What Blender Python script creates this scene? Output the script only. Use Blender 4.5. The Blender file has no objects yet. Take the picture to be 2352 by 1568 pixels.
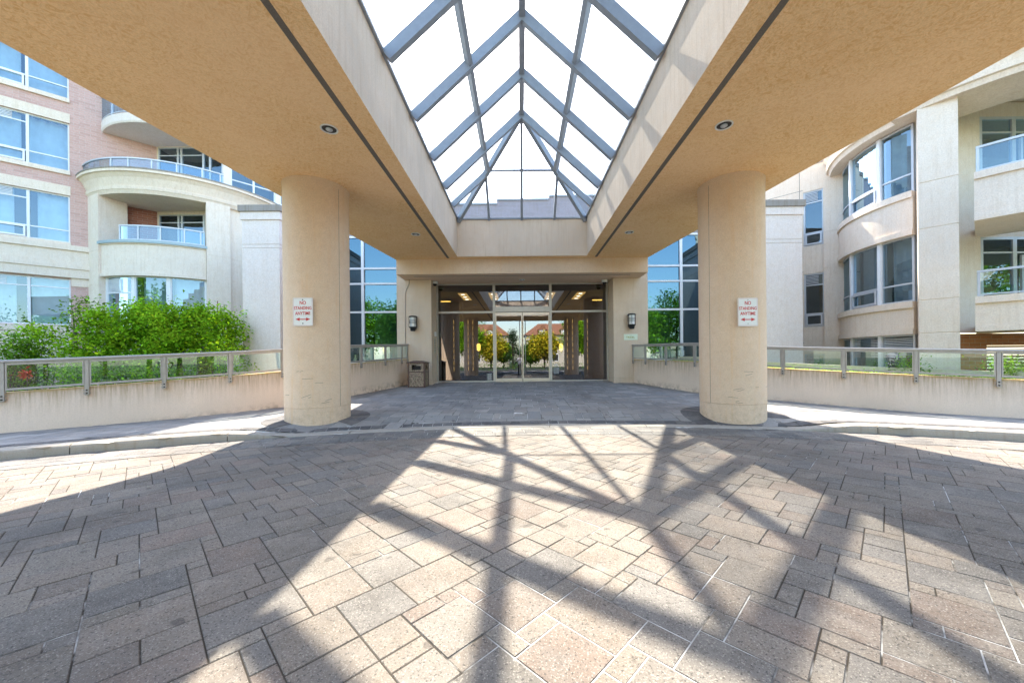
import bpy, bmesh, math, random
from mathutils import Vector, Matrix
random.seed(7)
scn = bpy.context.scene
COL = scn.collection
R = math.radians

# ------------------------------------------------------------------ camera
FP, PX, PY, CX, CY, CH, RA = 860.0, 1194.5, 825.5, -0.1, 0.0, 1.2, 0.0096
cd = bpy.data.cameras.new('camera'); cam = bpy.data.objects.new('camera', cd); COL.objects.link(cam)
cd.lens = FP/2352*36; cd.sensor_width = 36; cd.clip_end = 2000; cd.clip_start = 0.02
cd.shift_x = -0.00804; cd.shift_y = 0.01756
c_, s_ = math.cos(RA), math.sin(RA)
cam.matrix_world = Matrix(((c_, s_, 0, CX), (0, 0, -1, CY), (-s_, c_, 0, CH), (0, 0, 0, 1)))
scn.camera = cam

# ------------------------------------------------------------------ light
SUN = Vector((-0.1126, 0.897, 1.0)).normalized()
world = bpy.data.worlds.new('World'); scn.world = world; world.use_nodes = True
wn = world.node_tree; wn.nodes.clear()
wo = wn.nodes.new('ShaderNodeOutputWorld'); bg = wn.nodes.new('ShaderNodeBackground'); sky = wn.nodes.new('ShaderNodeTexSky')
sky.sky_type = 'NISHITA'; sky.sun_disc = False
sky.sun_elevation = math.asin(SUN.z); sky.sun_rotation = math.atan2(SUN.x, SUN.y)
sky.air_density = 1.3; sky.dust_density = 1.4; sky.ozone_density = 1.5
bg.inputs[1].default_value = 0.15
wn.links.new(sky.outputs[0], bg.inputs[0]); wn.links.new(bg.outputs[0], wo.inputs[0])
ld = bpy.data.lights.new('sun', 'SUN'); ld.energy = 3.3; ld.angle = R(0.6); ld.color = (1.0, 0.91, 0.77)
lo = bpy.data.objects.new('sun', ld); COL.objects.link(lo); lo.location = (0, 20, 30)
lo.rotation_euler = SUN.to_track_quat('Z', 'Y').to_euler()
scn.view_settings.view_transform = 'Standard'; scn.view_settings.look = 'None'
scn.view_settings.exposure = 2.45; scn.view_settings.gamma = 1.0
scn.cycles.use_denoising = True
scn.cycles.max_bounces = 9; scn.cycles.diffuse_bounces = 5; scn.cycles.glossy_bounces = 4
scn.cycles.transparent_max_bounces = 14; scn.cycles.transmission_bounces = 4
scn.cycles.sample_clamp_indirect = 6

# ------------------------------------------------------------------ helpers
def derot(px, py):
    return px - (py-784)*RA, py + (px-1176)*RA
def at(px, py, Y):
    x, y = derot(px, py); return Vector((CX + (x-PX)/FP*Y, Y, CH + (PY-y)/FP*Y))

class MB:
    def __init__(s): s.v = []; s.f = []; s.uv = []; s.col = []; s.sm = []
    def face(s, pts, uv=None, col=None, smooth=False):
        n = len(s.v); s.v += [tuple(p) for p in pts]; s.f.append(tuple(range(n, n+len(pts))))
        s.uv.append(uv or [(0, 0)]*len(pts)); s.col.append(col or (1, 1, 1)); s.sm.append(smooth)
    def box(s, a, b, col=None):
        x0, y0, z0 = a; x1, y1, z1 = b
        P = [Vector((x, y, z)) for z in (z0, z1) for y in (y0, y1) for x in (x0, x1)]
        for q in ((0, 2, 3, 1), (4, 5, 7, 6), (0, 1, 5, 4), (2, 6, 7, 3), (0, 4, 6, 2), (1, 3, 7, 5)):
            s.face([P[i] for i in q], col=col)
    def hexa(s, P, col=None):      # 8 pts: bottom ring 0-3, top ring 4-7
        for q in ((3, 2, 1, 0), (4, 5, 6, 7), (0, 1, 5, 4), (1, 2, 6, 5), (2, 3, 7, 6), (3, 0, 4, 7)):
            s.face([P[i] for i in q], col=col)
    def tube(s, pts, r, n=8, cap=True, r2=None):
        pts = [Vector(p) for p in pts]; rings = []; m = len(pts)
        for i, p in enumerate(pts):
            d = (pts[min(i+1, m-1)]-pts[max(i-1, 0)]).normalized()
            a = d.orthogonal().normalized() if i == 0 else (a - d*a.dot(d)).normalized()
            b = d.cross(a); rr = r if r2 is None else r+(r2-r)*i/(m-1)
            rings.append([p+a*math.cos(t)*rr+b*math.sin(t)*rr for t in [2*math.pi*k/n for k in range(n)]])
        for i in range(m-1):
            for k in range(n):
                s.face([rings[i][k], rings[i][(k+1) % n], rings[i+1][(k+1) % n], rings[i+1][k]], smooth=n > 6)
        if cap: s.face(rings[0][::-1]); s.face(rings[-1])
    def bar(s, p, q, w, h, up=Vector((0, 0, 1)), off=0):   # rectangular bar, h measured along up, top face on the line if off
        p = Vector(p); q = Vector(q); d = (q-p).normalized(); sd = d.cross(up).normalized(); u = sd.cross(d).normalized()
        P = []
        for z in (off-h, off):
            for c, e in ((p, -1), (p, 1), (q, 1), (q, -1)): P.append(c+sd*w/2*e+u*z)
        s.hexa(P)
    def lathe(s, c, prof, n=32, a0=0, a1=2*math.pi, smooth=True):
        full = abs(a1-a0-2*math.pi) < 1e-6
        rings = [[Vector((c[0]+r*math.cos(a0+(a1-a0)*k/n), c[1]+r*math.sin(a0+(a1-a0)*k/n), c[2]+z)) for k in range(n+1)] for r, z in prof]
        for i in range(len(prof)-1):
            for k in range(n):
                s.face([rings[i][k], rings[i][k+1], rings[i+1][k+1], rings[i+1][k]], smooth=smooth)
    def build(s, name, mat, parent=None, weld=True, bevel=0, col=False, uv=False):
        me = bpy.data.meshes.new(name); me.from_pydata(s.v, [], s.f)
        me.polygons.foreach_set('use_smooth', s.sm)
        if uv:
            l = me.uv_layers.new(name='UVMap'); flat = [c for u in s.uv for p in u for c in p]; l.data.foreach_set('uv', flat)
        if col:
            ca = me.color_attributes.new('tone', 'FLOAT_COLOR', 'CORNER'); flat = []
            for f, c in zip(s.f, s.col): flat += [c[0], c[1], c[2], 1.0]*len(f)
            ca.data.foreach_set('color', flat)
        if weld:
            bm = bmesh.new(); bm.from_mesh(me); bmesh.ops.remove_doubles(bm, verts=bm.verts, dist=1e-5)
            bmesh.ops.recalc_face_normals(bm, faces=bm.faces); bm.to_mesh(me); bm.free()
        me.update()
        if mat: me.materials.append(mat)
        o = bpy.data.objects.new(name, me); COL.objects.link(o)
        if parent: o.parent = parent; o.matrix_parent_inverse = parent.matrix_world.inverted()
        if bevel:
            b = o.modifiers.new('bevel', 'BEVEL'); b.width = bevel; b.segments = 2; b.limit_method = 'ANGLE'; b.angle_limit = R(50)
        return o
def tag(o, label=None, cat=None, group=None, kind=None):
    if label: o['label'] = label
    if cat: o['category'] = cat
    if group: o['group'] = group
    if kind: o['kind'] = kind
    return o
def thing(name, label, cat, loc=(0, 0, 0), group=None):
    o = bpy.data.objects.new(name, None); COL.objects.link(o); o.location = loc; o.matrix_world = Matrix.Translation(loc)
    return tag(o, label, cat, group)

class Fr:      # vertical plane: origin (x,y), direction u, outward normal n
    def __init__(s, o, u, n):
        s.o = Vector(o); s.u = Vector(u).normalized(); s.n = Vector(n).normalized()
    def __call__(s, a, z, o=0):
        p = s.o + s.u*a + s.n*o; return Vector((p.x, p.y, z))
    def spx(s, px, py, o=0):     # parameter where the sight line through a pixel column meets it
        x, _ = derot(px, py); t = (x-PX)/FP; b = s.o + s.n*o
        # CX + t*Y = bx + ux a ; Y = by + uy a
        return (CX + t*(b.y-CY) - b.x)/(s.u.x - t*s.u.y)
class Arc:     # vertical cylinder; angle 0 looks to -Y, positive to +X
    def __init__(s, c, r): s.c = Vector(c); s.r = r
    def __call__(s, a, z, o=0):
        return Vector((s.c.x+(s.r+o)*math.sin(a), s.c.y-(s.r+o)*math.cos(a), z))
    def spx(s, px, py, o=0):
        x, _ = derot(px, py); t = (x-PX)/FP; d = Vector((t, 1)).normalized(); p = Vector((CX, CY))-s.c
        b = p.dot(d); c = p.dot(p)-(s.r+o)**2; D = b*b-c
        k = -b-math.sqrt(D) if D > 0 else -b
        h = p+d*k; return math.atan2(h.x, -h.y)
class Path:    # polyline; z is measured from its own varying top line
    def __init__(s, pts, tops, side):
        P = [Vector(p) for p in pts]; s.p = []; s.t = []
        for i in range(len(P)-1):
            a, b, c, d = P[max(i-1, 0)], P[i], P[i+1], P[min(i+2, len(P)-1)]
            for k in range(12):
                u = k/12; s.p.append(.5*((2*b)+(c-a)*u+(2*a-5*b+4*c-d)*u*u+(3*b-a-3*c+d)*u**3)); s.t.append(tops[i]*(1-u)+tops[i+1]*u)
        s.p.append(P[-1]); s.t.append(tops[-1]); s.l = [0]
        for i in range(1, len(s.p)): s.l.append(s.l[-1]+(s.p[i]-s.p[i-1]).length)
        s.L = s.l[-1]; s.side = side
    def __call__(s, a, z, o=0):
        i = 0
        while i < len(s.l)-2 and s.l[i+1] < a: i += 1
        d = (s.p[i+1]-s.p[i]).normalized(); k = (a-s.l[i])/(s.l[i+1]-s.l[i])
        n0 = d; j = min(i+2, len(s.p)-1); h = max(i-1, 0)
        d0 = (s.p[i+1]-s.p[h]).normalized(); d1 = (s.p[j]-s.p[i]).normalized(); d = (d0*(1-k)+d1*k).normalized()
        p = s.p[i].lerp(s.p[i+1], k) + Vector((d.y, -d.x))*o*s.side
        return Vector((p.x, p.y, s.t[i]*(1-k)+s.t[i+1]*k+z))
    def spx(s, px, py):
        x, _ = derot(px, py); t = (x-PX)/FP; best = None
        for i in range(len(s.p)-1):
            a, b = s.p[i], s.p[i+1]; fa = a.x-CX-t*a.y; fb = b.x-CX-t*b.y
            if fa*fb <= 0: best = s.l[i]+(s.l[i+1]-s.l[i])*fa/(fa-fb)
        return best
def sbox(mb, F, s0, s1, z0, z1, o0, o1, n=1, uv=False):
    for i in range(n):
        a, b = s0+(s1-s0)*i/n, s0+(s1-s0)*(i+1)/n
        P = [F(a, z0, o0), F(b, z0, o0), F(b, z0, o1), F(a, z0, o1), F(a, z1, o0), F(b, z1, o0), F(b, z1, o1), F(a, z1, o1)]
        u = [(a, z0), (b, z0), (b, z1), (a, z1)]
        mb.face([P[3], P[2], P[6], P[7]], uv=u); mb.face([P[1], P[0], P[4], P[5]], uv=u)
        mb.face([P[4], P[7], P[6], P[5]], uv=[(a, z1)]*4); mb.face([P[0], P[1], P[2], P[3]], uv=[(a, z0)]*4)
        if i == 0: mb.face([P[0], P[3], P[7], P[4]], uv=u)
        if i == n-1: mb.face([P[2], P[1], P[5], P[6]], uv=u)
def sweep(mb, F, s0, s1, prof, n=1):      # prof: closed list of (z, o)
    m = len(prof)
    for i in range(n):
        a, b = s0+(s1-s0)*i/n, s0+(s1-s0)*(i+1)/n
        for k in range(m):
            (z0, o0), (z1, o1) = prof[k], prof[(k+1) % m]
            mb.face([F(a, z0, o0), F(b, z0, o0), F(b, z1, o1), F(a, z1, o1)], smooth=False)
    mb.face([F(s0, z, o) for z, o in prof]); mb.face([F(s1, z, o) for z, o in prof][::-1])
def wall_holes(mb, F, s0, s1, z0, z1, holes, th=.3, n=1):   # a wall sheet with openings and their reveals
    ss = sorted({s0, s1, *[h[0] for h in holes], *[h[1] for h in holes]}); zs = sorted({z0, z1, *[h[2] for h in holes], *[h[3] for h in holes]})
    ss = [a for a in ss if min(s0, s1) <= a <= max(s0, s1)]; zs = [z for z in zs if z0 <= z <= z1]
    for i in range(len(ss)-1):
        for j in range(len(zs)-1):
            cs, cz = (ss[i]+ss[i+1])/2, (zs[j]+zs[j+1])/2
            if any(h[0] < cs < h[1] and h[2] < cz < h[3] for h in holes): continue
            for k in range(n):
                a, b = ss[i]+(ss[i+1]-ss[i])*k/n, ss[i]+(ss[i+1]-ss[i])*(k+1)/n
                mb.face([F(a, zs[j], 0), F(b, zs[j], 0), F(b, zs[j+1], 0), F(a, zs[j+1], 0)], smooth=n > 3)
    for a, b, c, d in holes:
        for k in range(n):
            e, f = a+(b-a)*k/n, a+(b-a)*(k+1)/n
            mb.face([F(e, c, 0), F(f, c, 0), F(f, c, -th), F(e, c, -th)]); mb.face([F(e, d, 0), F(f, d, 0), F(f, d, -th), F(e, d, -th)])
        mb.face([F(a, c, 0), F(a, d, 0), F(a, d, -th), F(a, c, -th)]); mb.face([F(b, c, 0), F(b, d, 0), F(b, d, -th), F(b, c, -th)])

# ------------------------------------------------------------------ materials
def newmat(name):
    m = bpy.data.materials.new(name); m.use_nodes = True; nt = m.node_tree; nt.nodes.clear()
    out = nt.nodes.new('ShaderNodeOutputMaterial'); return m, nt, out
def N(nt, t, **kw):
    n = nt.nodes.new(t)
    for k, v in kw.items():
        if k.startswith('i_'):
            key = k[2:]; n.inputs[int(key) if key.isdigit() else key].default_value = v
        else: setattr(n, k, v)
    return n
def ramp(nt, src, p0, c0, p1, c1):
    r = N(nt, 'ShaderNodeValToRGB'); r.color_ramp.elements[0].position = p0; r.color_ramp.elements[1].position = p1
    f = lambda c: (c, c, c, 1) if isinstance(c, (int, float)) else (*c, 1)
    r.color_ramp.elements[0].color = f(c0); r.color_ramp.elements[1].color = f(c1)
    nt.links.new(src, r.inputs[0]); return r.outputs[0]
def mixc(nt, f, a, b, mode='MIX'):
    m = N(nt, 'ShaderNodeMix', data_type='RGBA', blend_type=mode)
    for i, v in ((0, f), (6, a), (7, b)):
        if hasattr(v, 'links') or hasattr(v, 'is_linked'): nt.links.new(v, m.inputs[i])
        else: m.inputs[i].default_value = v if isinstance(v, (int, float)) else (*v, 1)
    return m.outputs[2]
def noise(nt, co, scale, detail=4, rough=.55, sc=None):
    if sc:
        mp = N(nt, 'ShaderNodeMapping'); mp.inputs['Scale'].default_value = sc; nt.links.new(co, mp.inputs[0]); co = mp.outputs[0]
    n = N(nt, 'ShaderNodeTexNoise', i_Scale=scale, i_Detail=detail, i_Roughness=rough); nt.links.new(co, n.inputs['Vector']); return n.outputs[0]
def bsdf(nt, out, col, rough=.8, metal=0, bump=None, bs=.3, bd=.004, spec=.5):
    b = N(nt, 'ShaderNodeBsdfPrincipled')
    if hasattr(col, 'links'): nt.links.new(col, b.inputs['Base Color'])
    else: b.inputs['Base Color'].default_value = (*col, 1)
    if hasattr(rough, 'links'): nt.links.new(rough, b.inputs['Roughness'])
    else: b.inputs['Roughness'].default_value = rough
    b.inputs['Metallic'].default_value = metal; b.inputs['Specular IOR Level'].default_value = spec
    if bump is not None:
        bp = N(nt, 'ShaderNodeBump', i_Strength=bs, i_Distance=bd); nt.links.new(bump, bp.inputs['Height']); nt.links.new(bp.outputs[0], b.inputs['Normal'])
    nt.links.new(b.outputs[0], out.inputs[0]); return b
def pos(nt): return N(nt, 'ShaderNodeNewGeometry').outputs['Position']

def stucco(name, base, dark=.8, swirl=False, streak=.0, fine=60, splash=None):
    m, nt, out = newmat(name); p = pos(nt)
    big = noise(nt, p, .7, 3); mid = noise(nt, p, 7, 5, .65)
    c = mixc(nt, ramp(nt, big, .35, 0, .7, 1), [x*dark for x in base], base)
    c = mixc(nt, ramp(nt, mid, .42, 0, .72, .25 if swirl else .5), c, [base[0]*.86, base[1]*.78, base[2]*.68])
    fn = noise(nt, p, fine, 3, .7)
    c = mixc(nt, ramp(nt, fn, .3, .55, .62, 0), c, [x*.62 for x in base])
    h = fn
    if swirl:
        w = N(nt, 'ShaderNodeTexNoise', i_Scale=9, i_Detail=5, i_Roughness=.75, i_Distortion=2.6); nt.links.new(p, w.inputs['Vector'])
        c = mixc(nt, ramp(nt, w.outputs[0], .38, .75, .52, 0), c, [base[0]*.74, base[1]*.60, base[2]*.42])
        w2 = noise(nt, p, 1.6, 6, .7); c = mixc(nt, ramp(nt, w2, .52, 0, .68, .35), c, [base[0]*.80, base[1]*.66, base[2]*.50])
        w3 = noise(nt, p, .45, 2); c = mixc(nt, ramp(nt, w3, .45, 0, .65, .35), c, [base[0], base[1]*1.02, base[2]*1.15])
        h = mixc(nt, .5, fn, w.outputs[0])
    if streak:
        st = noise(nt, p, 1, 5, .6, (14, 14, .9))
        c = mixc(nt, ramp(nt, st, .5, 0, .75, streak), c, [base[0]*.6, base[1]*.52, base[2]*.42])
    if splash:
        sx = N(nt, 'ShaderNodeSeparateXYZ'); nt.links.new(p, sx.inputs[0]); mr = N(nt, 'ShaderNodeMapRange'); mr.inputs[1].default_value = splash; mr.inputs[2].default_value = -.1
        nt.links.new(sx.outputs[2], mr.inputs[0]); mu = N(nt, 'ShaderNodeMath', operation='MULTIPLY'); nt.links.new(mr.outputs[0], mu.inputs[0]); nt.links.new(ramp(nt, noise(nt, p, 9, 6, .72), .45, 0, .7, .45), mu.inputs[1])
        c = mixc(nt, mu.outputs[0], c, [base[0]*.38, base[1]*.34, base[2]*.30])
        dr = noise(nt, p, 1, 4, .6, (9, 9, .5)); c = mixc(nt, ramp(nt, dr, .55, 0, .72, .35), c, [base[0]*.9, base[1]*.72, base[2]*.45])
    bsdf(nt, out, c, .92, bump=h, bs=.5, bd=.006 if not swirl else .012, spec=.15)
    return m
def plain(name, col, rough=.5, metal=0, var=.15, sc=8, bs=.1, spec=.5):
    m, nt, out = newmat(name); p = pos(nt); n = noise(nt, p, sc, 4)
    c = mixc(nt, ramp(nt, n, .3, 0, .7, 1), [x*(1-var) for x in col], col)
    bsdf(nt, out, c, rough, metal, bump=n, bs=bs, bd=.002, spec=spec); return m
def glass(name, tint, gcol, fac, gl_rough=0.0, fres=True):
    m, nt, out = newmat(name)
    t = N(nt, 'ShaderNodeBsdfTransparent'); t.inputs[0].default_value = (*tint, 1)
    g = N(nt, 'ShaderNodeBsdfGlossy', i_Roughness=gl_rough); g.inputs[0].default_value = (*gcol, 1)
    lw = N(nt, 'ShaderNodeLayerWeight', i_Blend=.25); mr = N(nt, 'ShaderNodeMapRange')
    mr.inputs[3].default_value = fac; mr.inputs[4].default_value = min(1, fac+.5)
    nt.links.new(lw.outputs['Fresnel'], mr.inputs[0]); mx = N(nt, 'ShaderNodeMixShader')
    nt.links.new(mr.outputs[0], mx.inputs[0]); nt.links.new(t.outputs[0], mx.inputs[1]); nt.links.new(g.outputs[0], mx.inputs[2])
    nt.links.new(mx.outputs[0], out.inputs[0]); return m
def brick(name, u, c1, c2, mortar, bw=.29, rh=.095):
    m, nt, out = newmat(name); p = pos(nt)
    d = N(nt, 'ShaderNodeVectorMath', operation='DOT_PRODUCT'); d.inputs[1].default_value = (u[0], u[1], 0); nt.links.new(p, d.inputs[0])
    sx = N(nt, 'ShaderNodeSeparateXYZ'); nt.links.new(p, sx.inputs[0]); cb = N(nt, 'ShaderNodeCombineXYZ')
    nt.links.new(d.outputs['Value'], cb.inputs[0]); nt.links.new(sx.outputs[2], cb.inputs[1])
    b = N(nt, 'ShaderNodeTexBrick', i_Scale=1.0); b.inputs['Brick Width'].default_value = bw; b.inputs['Row Height'].default_value = rh
    b.inputs['Mortar Size'].default_value = .006; b.inputs['Mortar Smooth'].default_value = .2; b.inputs['Bias'].default_value = -.1
    b.inputs['Color1'].default_value = (*c1, 1); b.inputs['Color2'].default_value = (*c2, 1); b.inputs['Mortar'].default_value = (*mortar, 1)
    nt.links.new(cb.outputs[0], b.inputs['Vector']); n = noise(nt, p, 25, 4)
    c = mixc(nt, ramp(nt, n, .35, 0, .65, .35), b.outputs[0], [x*.6 for x in c1])
    inv = N(nt, 'ShaderNodeMath', operation='SUBTRACT'); inv.inputs[0].default_value = 1; nt.links.new(b.outputs['Fac'], inv.inputs[1])
    bsdf(nt, out, c, .9, bump=inv.outputs[0], bs=.6, bd=.006, spec=.2); return m
def paver(name, gain=1.0, spd=1.0):
    m, nt, out = newmat(name); p = pos(nt)
    a = N(nt, 'ShaderNodeVertexColor', layer_name='tone')
    n1 = noise(nt, p, 1.1, 4, .6); n2 = noise(nt, p, 9, 4, .6); sp = noise(nt, p, 130, 2, .6); sp2 = noise(nt, p, 75, 2, .7)
    c = mixc(nt, ramp(nt, n1, .35, 0, .65, 1), a.outputs[0], [gain*1.0]*3, 'MULTIPLY')
    c = mixc(nt, ramp(nt, n2, .3, 0, .75, .4), c, (.24, .225, .21))
    c = mixc(nt, ramp(nt, sp, .56, 0, .70, .55*spd), c, (.55, .50, .43))
    c = mixc(nt, ramp(nt, sp2, .32, .8*spd, .44, 0), c, (.05, .045, .045))
    gr = noise(nt, p, 1, 5, .65, (.9, .28, 1)); c = mixc(nt, ramp(nt, gr, .50, 0, .70, .45), c, (.10, .09, .085))
    ef = noise(nt, p, 2.3, 6, .72); c = mixc(nt, ramp(nt, ef, .56, 0, .72, .35), c, (.40, .36, .31))
    spot = noise(nt, p, 6, 2, .4); c = mixc(nt, ramp(nt, spot, .70, 0, .73, .55), c, (.07, .06, .055))
    bsdf(nt, out, c, .85, bump=sp, bs=.55, bd=.004, spec=.25); return m
def leafm(name, c1, c2, yellow=None):
    m, nt, out = newmat(name); p = pos(nt); a = N(nt, 'ShaderNodeVertexColor', layer_name='tone')
    n = noise(nt, p, 1.6, 3); c = mixc(nt, ramp(nt, n, .35, 0, .65, 1), c1, c2); c = mixc(nt, 1.0, c, a.outputs[0], 'MULTIPLY')
    b = N(nt, 'ShaderNodeBsdfDiffuse'); t = N(nt, 'ShaderNodeBsdfTranslucent'); mx = N(nt, 'ShaderNodeMixShader', i_0=.4)
    nt.links.new(c, b.inputs[0]); tc = mixc(nt, .5, c, (.35, .55, .04)); nt.links.new(tc, t.inputs[0])
    nt.links.new(b.outputs[0], mx.inputs[1]); nt.links.new(t.outputs[0], mx.inputs[2]); nt.links.new(mx.outputs[0], out.inputs[0]); return m
def emit(name, col, st):
    m, nt, out = newmat(name); e = N(nt, 'ShaderNodeEmission'); e.inputs[0].default_value = (*col, 1); e.inputs[1].default_value = st
    nt.links.new(e.outputs[0], out.inputs[0]); return m
def wallplaster(name):          # parapet: run-off stains below the coping (uv.y = height relative to the top)
    m, nt, out = newmat(name); p = pos(nt); uvn = N(nt, 'ShaderNodeUVMap'); uvn.uv_map = 'UVMap'
    base = (.82, .66, .52); big = noise(nt, p, .8, 3); c = mixc(nt, ramp(nt, big, .3, 0, .7, 1), [x*.86 for x in base], base)
    fn = noise(nt, p, 60, 3, .7); c = mixc(nt, ramp(nt, fn, .3, .45, .6, 0), c, [x*.66 for x in base])
    sx = N(nt, 'ShaderNodeSeparateXYZ'); nt.links.new(uvn.outputs[0], sx.inputs[0])
    cb = N(nt, 'ShaderNodeCombineXYZ'); nt.links.new(sx.outputs[0], cb.inputs[0])
    sy = N(nt, 'ShaderNodeMath', operation='MULTIPLY', i_1=.05); nt.links.new(sx.outputs[1], sy.inputs[0]); nt.links.new(sy.outputs[0], cb.inputs[1])
    st = noise(nt, cb.outputs[0], 22, 5, .7)
    dep = N(nt, 'ShaderNodeMapRange'); dep.inputs[1].default_value = -.75; dep.inputs[2].default_value = .0; nt.links.new(sx.outputs[1], dep.inputs[0])
    pw = N(nt, 'ShaderNodeMath', operation='POWER', i_1=2.2); nt.links.new(dep.outputs[0], pw.inputs[0])
    mu = N(nt, 'ShaderNodeMath', operation='MULTIPLY'); nt.links.new(ramp(nt, st, .42, 0, .66, 1), mu.inputs[0]); nt.links.new(pw.outputs[0], mu.inputs[1])
    c = mixc(nt, mu.outputs[0], c, (.33, .23, .10))
    edge = N(nt, 'ShaderNodeMapRange'); edge.inputs[1].default_value = -.06; edge.inputs[2].default_value = -.01; nt.links.new(sx.outputs[1], edge.inputs[0])
    e2 = N(nt, 'ShaderNodeMath', operation='MULTIPLY'); nt.links.new(edge.outputs[0], e2.inputs[0]); nt.links.new(ramp(nt, noise(nt, p, 5), .35, .1, .6, .8), e2.inputs[1])
    c = mixc(nt, e2.outputs[0], c, (.50, .34, .10))
    ft = N(nt, 'ShaderNodeMapRange'); ft.inputs[1].default_value = -.72; ft.inputs[2].default_value = -.98; nt.links.new(sx.outputs[1], ft.inputs[0])
    f2 = N(nt, 'ShaderNodeMath', operation='MULTIPLY'); nt.links.new(ft.outputs[0], f2.inputs[0]); nt.links.new(ramp(nt, noise(nt, p, 6, 6, .7), .45, 0, .62, .8), f2.inputs[1])
    c = mixc(nt, f2.outputs[0], c, (.20, .14, .09))
    bsdf(nt, out, c, .92, bump=fn, bs=.5, bd=.006, spec=.15); return m

M = {}
M['stucco'] = stucco('beige_stucco', (.80, .64, .49), streak=.25)
M['soffit'] = stucco('bounce_warmed_stucco', (1.0, .70, .385), .98, swirl=True)  # base colour has the warm light bounced off the paving painted in
M['column'] = stucco('column_stucco', (.84, .64, .47), .92, splash=.55)
M['band'] = stucco('grey_beige_stucco', (.88, .71, .56), streak=.4)
M['stone'] = stucco('pale_precast', (.88, .755, .625), .9, streak=.3, fine=40)
M['pier'] = stucco('grey_precast', (.84, .75, .69), .95, streak=.2, fine=45)
M['cap'] = stucco('weathered_coping', (.36, .33, .30), .8, streak=.8)
M['plaster'] = wallplaster('stained_plaster')
M['conc'] = stucco('kerb_concrete', (.46, .42, .37), .75, streak=.5, fine=70)
M['steel'] = plain('grey_painted_steel', (.29, .32, .37), .45, 0, .12)
M['rail'] = plain('grey_painted_rail', (.42, .40, .38), .4, .3, .15)
M['alum'] = plain('anodised_aluminium', (.52, .50, .47), .38, .6, .1)
M['white'] = plain('white_window_frame', (.78, .79, .80), .4, 0, .06)
M['frame'] = plain('silver_window_frame', (.55, .57, .60), .4, .2, .08)
M['dark'] = plain('dark_metal', (.03, .035, .04), .45, .3)
M['vent'] = plain('perforated_strip', (.17, .15, .13), .7, 0, .3, 60)
M['black'] = plain('matt_black', (.012, .012, .013), .6)
M['sign'] = plain('white_enamel', (.80, .79, .76), .35, 0, .05)
M['red'] = plain('red_lettering', (.62, .02, .02), .4, 0, .1)
M['brown'] = plain('brown_lid', (.10, .055, .045), .4, .2, .2)
M['opal'] = plain('opal_lamp_glass', (.80, .80, .78), .25, 0, .03)
M['curtain'] = plain('sheer_curtain', (.80, .80, .80), .9, 0, .2, 3)
M['greycurtain'] = plain('grey_curtain', (.46, .46, .46), .9, 0, .3, 3)
M['room'] = plain('dim_room', (.16, .15, .14), .9, 0, .4, 1)
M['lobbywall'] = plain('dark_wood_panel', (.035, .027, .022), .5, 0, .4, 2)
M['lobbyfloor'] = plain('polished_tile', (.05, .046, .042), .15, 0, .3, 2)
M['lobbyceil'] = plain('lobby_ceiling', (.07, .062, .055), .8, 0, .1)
M['joint'] = plain('jointing_sand', (.30, .28, .25), .95, 0, .6, 3)
M['road'] = paver('road_paver', .60)
M['plaza'] = paver('plaza_paver', 1.12, .45)
M['glass'] = glass('window_glass', (.62, .76, .82), (.46, .64, .78), .18)
M['blueglass'] = glass('tinted_glass', (.20, .27, .30), (.13, .225, .29), .55)
M['doorglass'] = glass('entry_glass', (.30, .30, .29), (.78, .82, .90), .20)
M['railglass'] = glass('green_rail_glass', (.80, .90, .88), (.8, .95, .95), .12)
M['skyglass'] = glass('skylight_glass', (.93, .965, .97), (.9, .95, 1.0), .03)
nt = M['skyglass'].node_tree; out = [n for n in nt.nodes if n.type == 'OUTPUT_MATERIAL'][0]; old = out.inputs[0].links[0].from_socket     # dust streaks on the panes
df = N(nt, 'ShaderNodeBsdfDiffuse'); df.inputs[0].default_value = (.45, .45, .43, 1); m2 = N(nt, 'ShaderNodeMixShader')
nt.links.new(ramp(nt, noise(nt, pos(nt), 1, 6, .7, (1.2, 9, 2)), .42, .02, .75, .22), m2.inputs[0]); nt.links.new(old, m2.inputs[1]); nt.links.new(df.outputs[0], m2.inputs[2]); nt.links.new(m2.outputs[0], out.inputs[0])
M['warm'] = emit('warm_lamp', (1.0, .62, .12), 1.2)
M['warmdim'] = emit('warm_trough', (1.0, .62, .18), .30)
M['warmlow'] = emit('warm_led_strip', (1.0, .60, .15), .35)
M['cool'] = emit('white_lamp', (1.0, .93, .80), 2.0)
M['bark'] = plain('bark', (.10, .07, .05), .9, 0, .4, 20)
M['soil'] = plain('garden_soil', (.10, .075, .05), .95, 0, .5, 5)
UL = Vector((1.11, 1.0)).normalized()
M['brickL'] = brick('pink_brick', UL, (.66, .43, .37), (.56, .35, .30), (.62, .52, .46))
M['brickB'] = brick('red_brown_brick', UL, (.36, .15, .10), (.27, .11, .08), (.40, .30, .24))
M['brickR'] = brick('orange_brick', (1, 0), (.48, .20, .09), (.38, .15, .07), (.42, .32, .22))

# speckled aggregate for the bin
m, nt, out = newmat('pebble_aggregate'); p = pos(nt); vo = N(nt, 'ShaderNodeTexVoronoi', i_Scale=42.0); nt.links.new(p, vo.inputs['Vector'])
c = mixc(nt, ramp(nt, vo.outputs['Distance'], .1, 0, .7, 1), (.62, .50, .36), (.14, .10, .07)); c = mixc(nt, .15, c, vo.outputs['Color'], 'MULTIPLY')
bsdf(nt, out, c, .8, bump=vo.outputs['Distance'], bs=-.8, bd=.01); M['pebble'] = m
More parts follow.
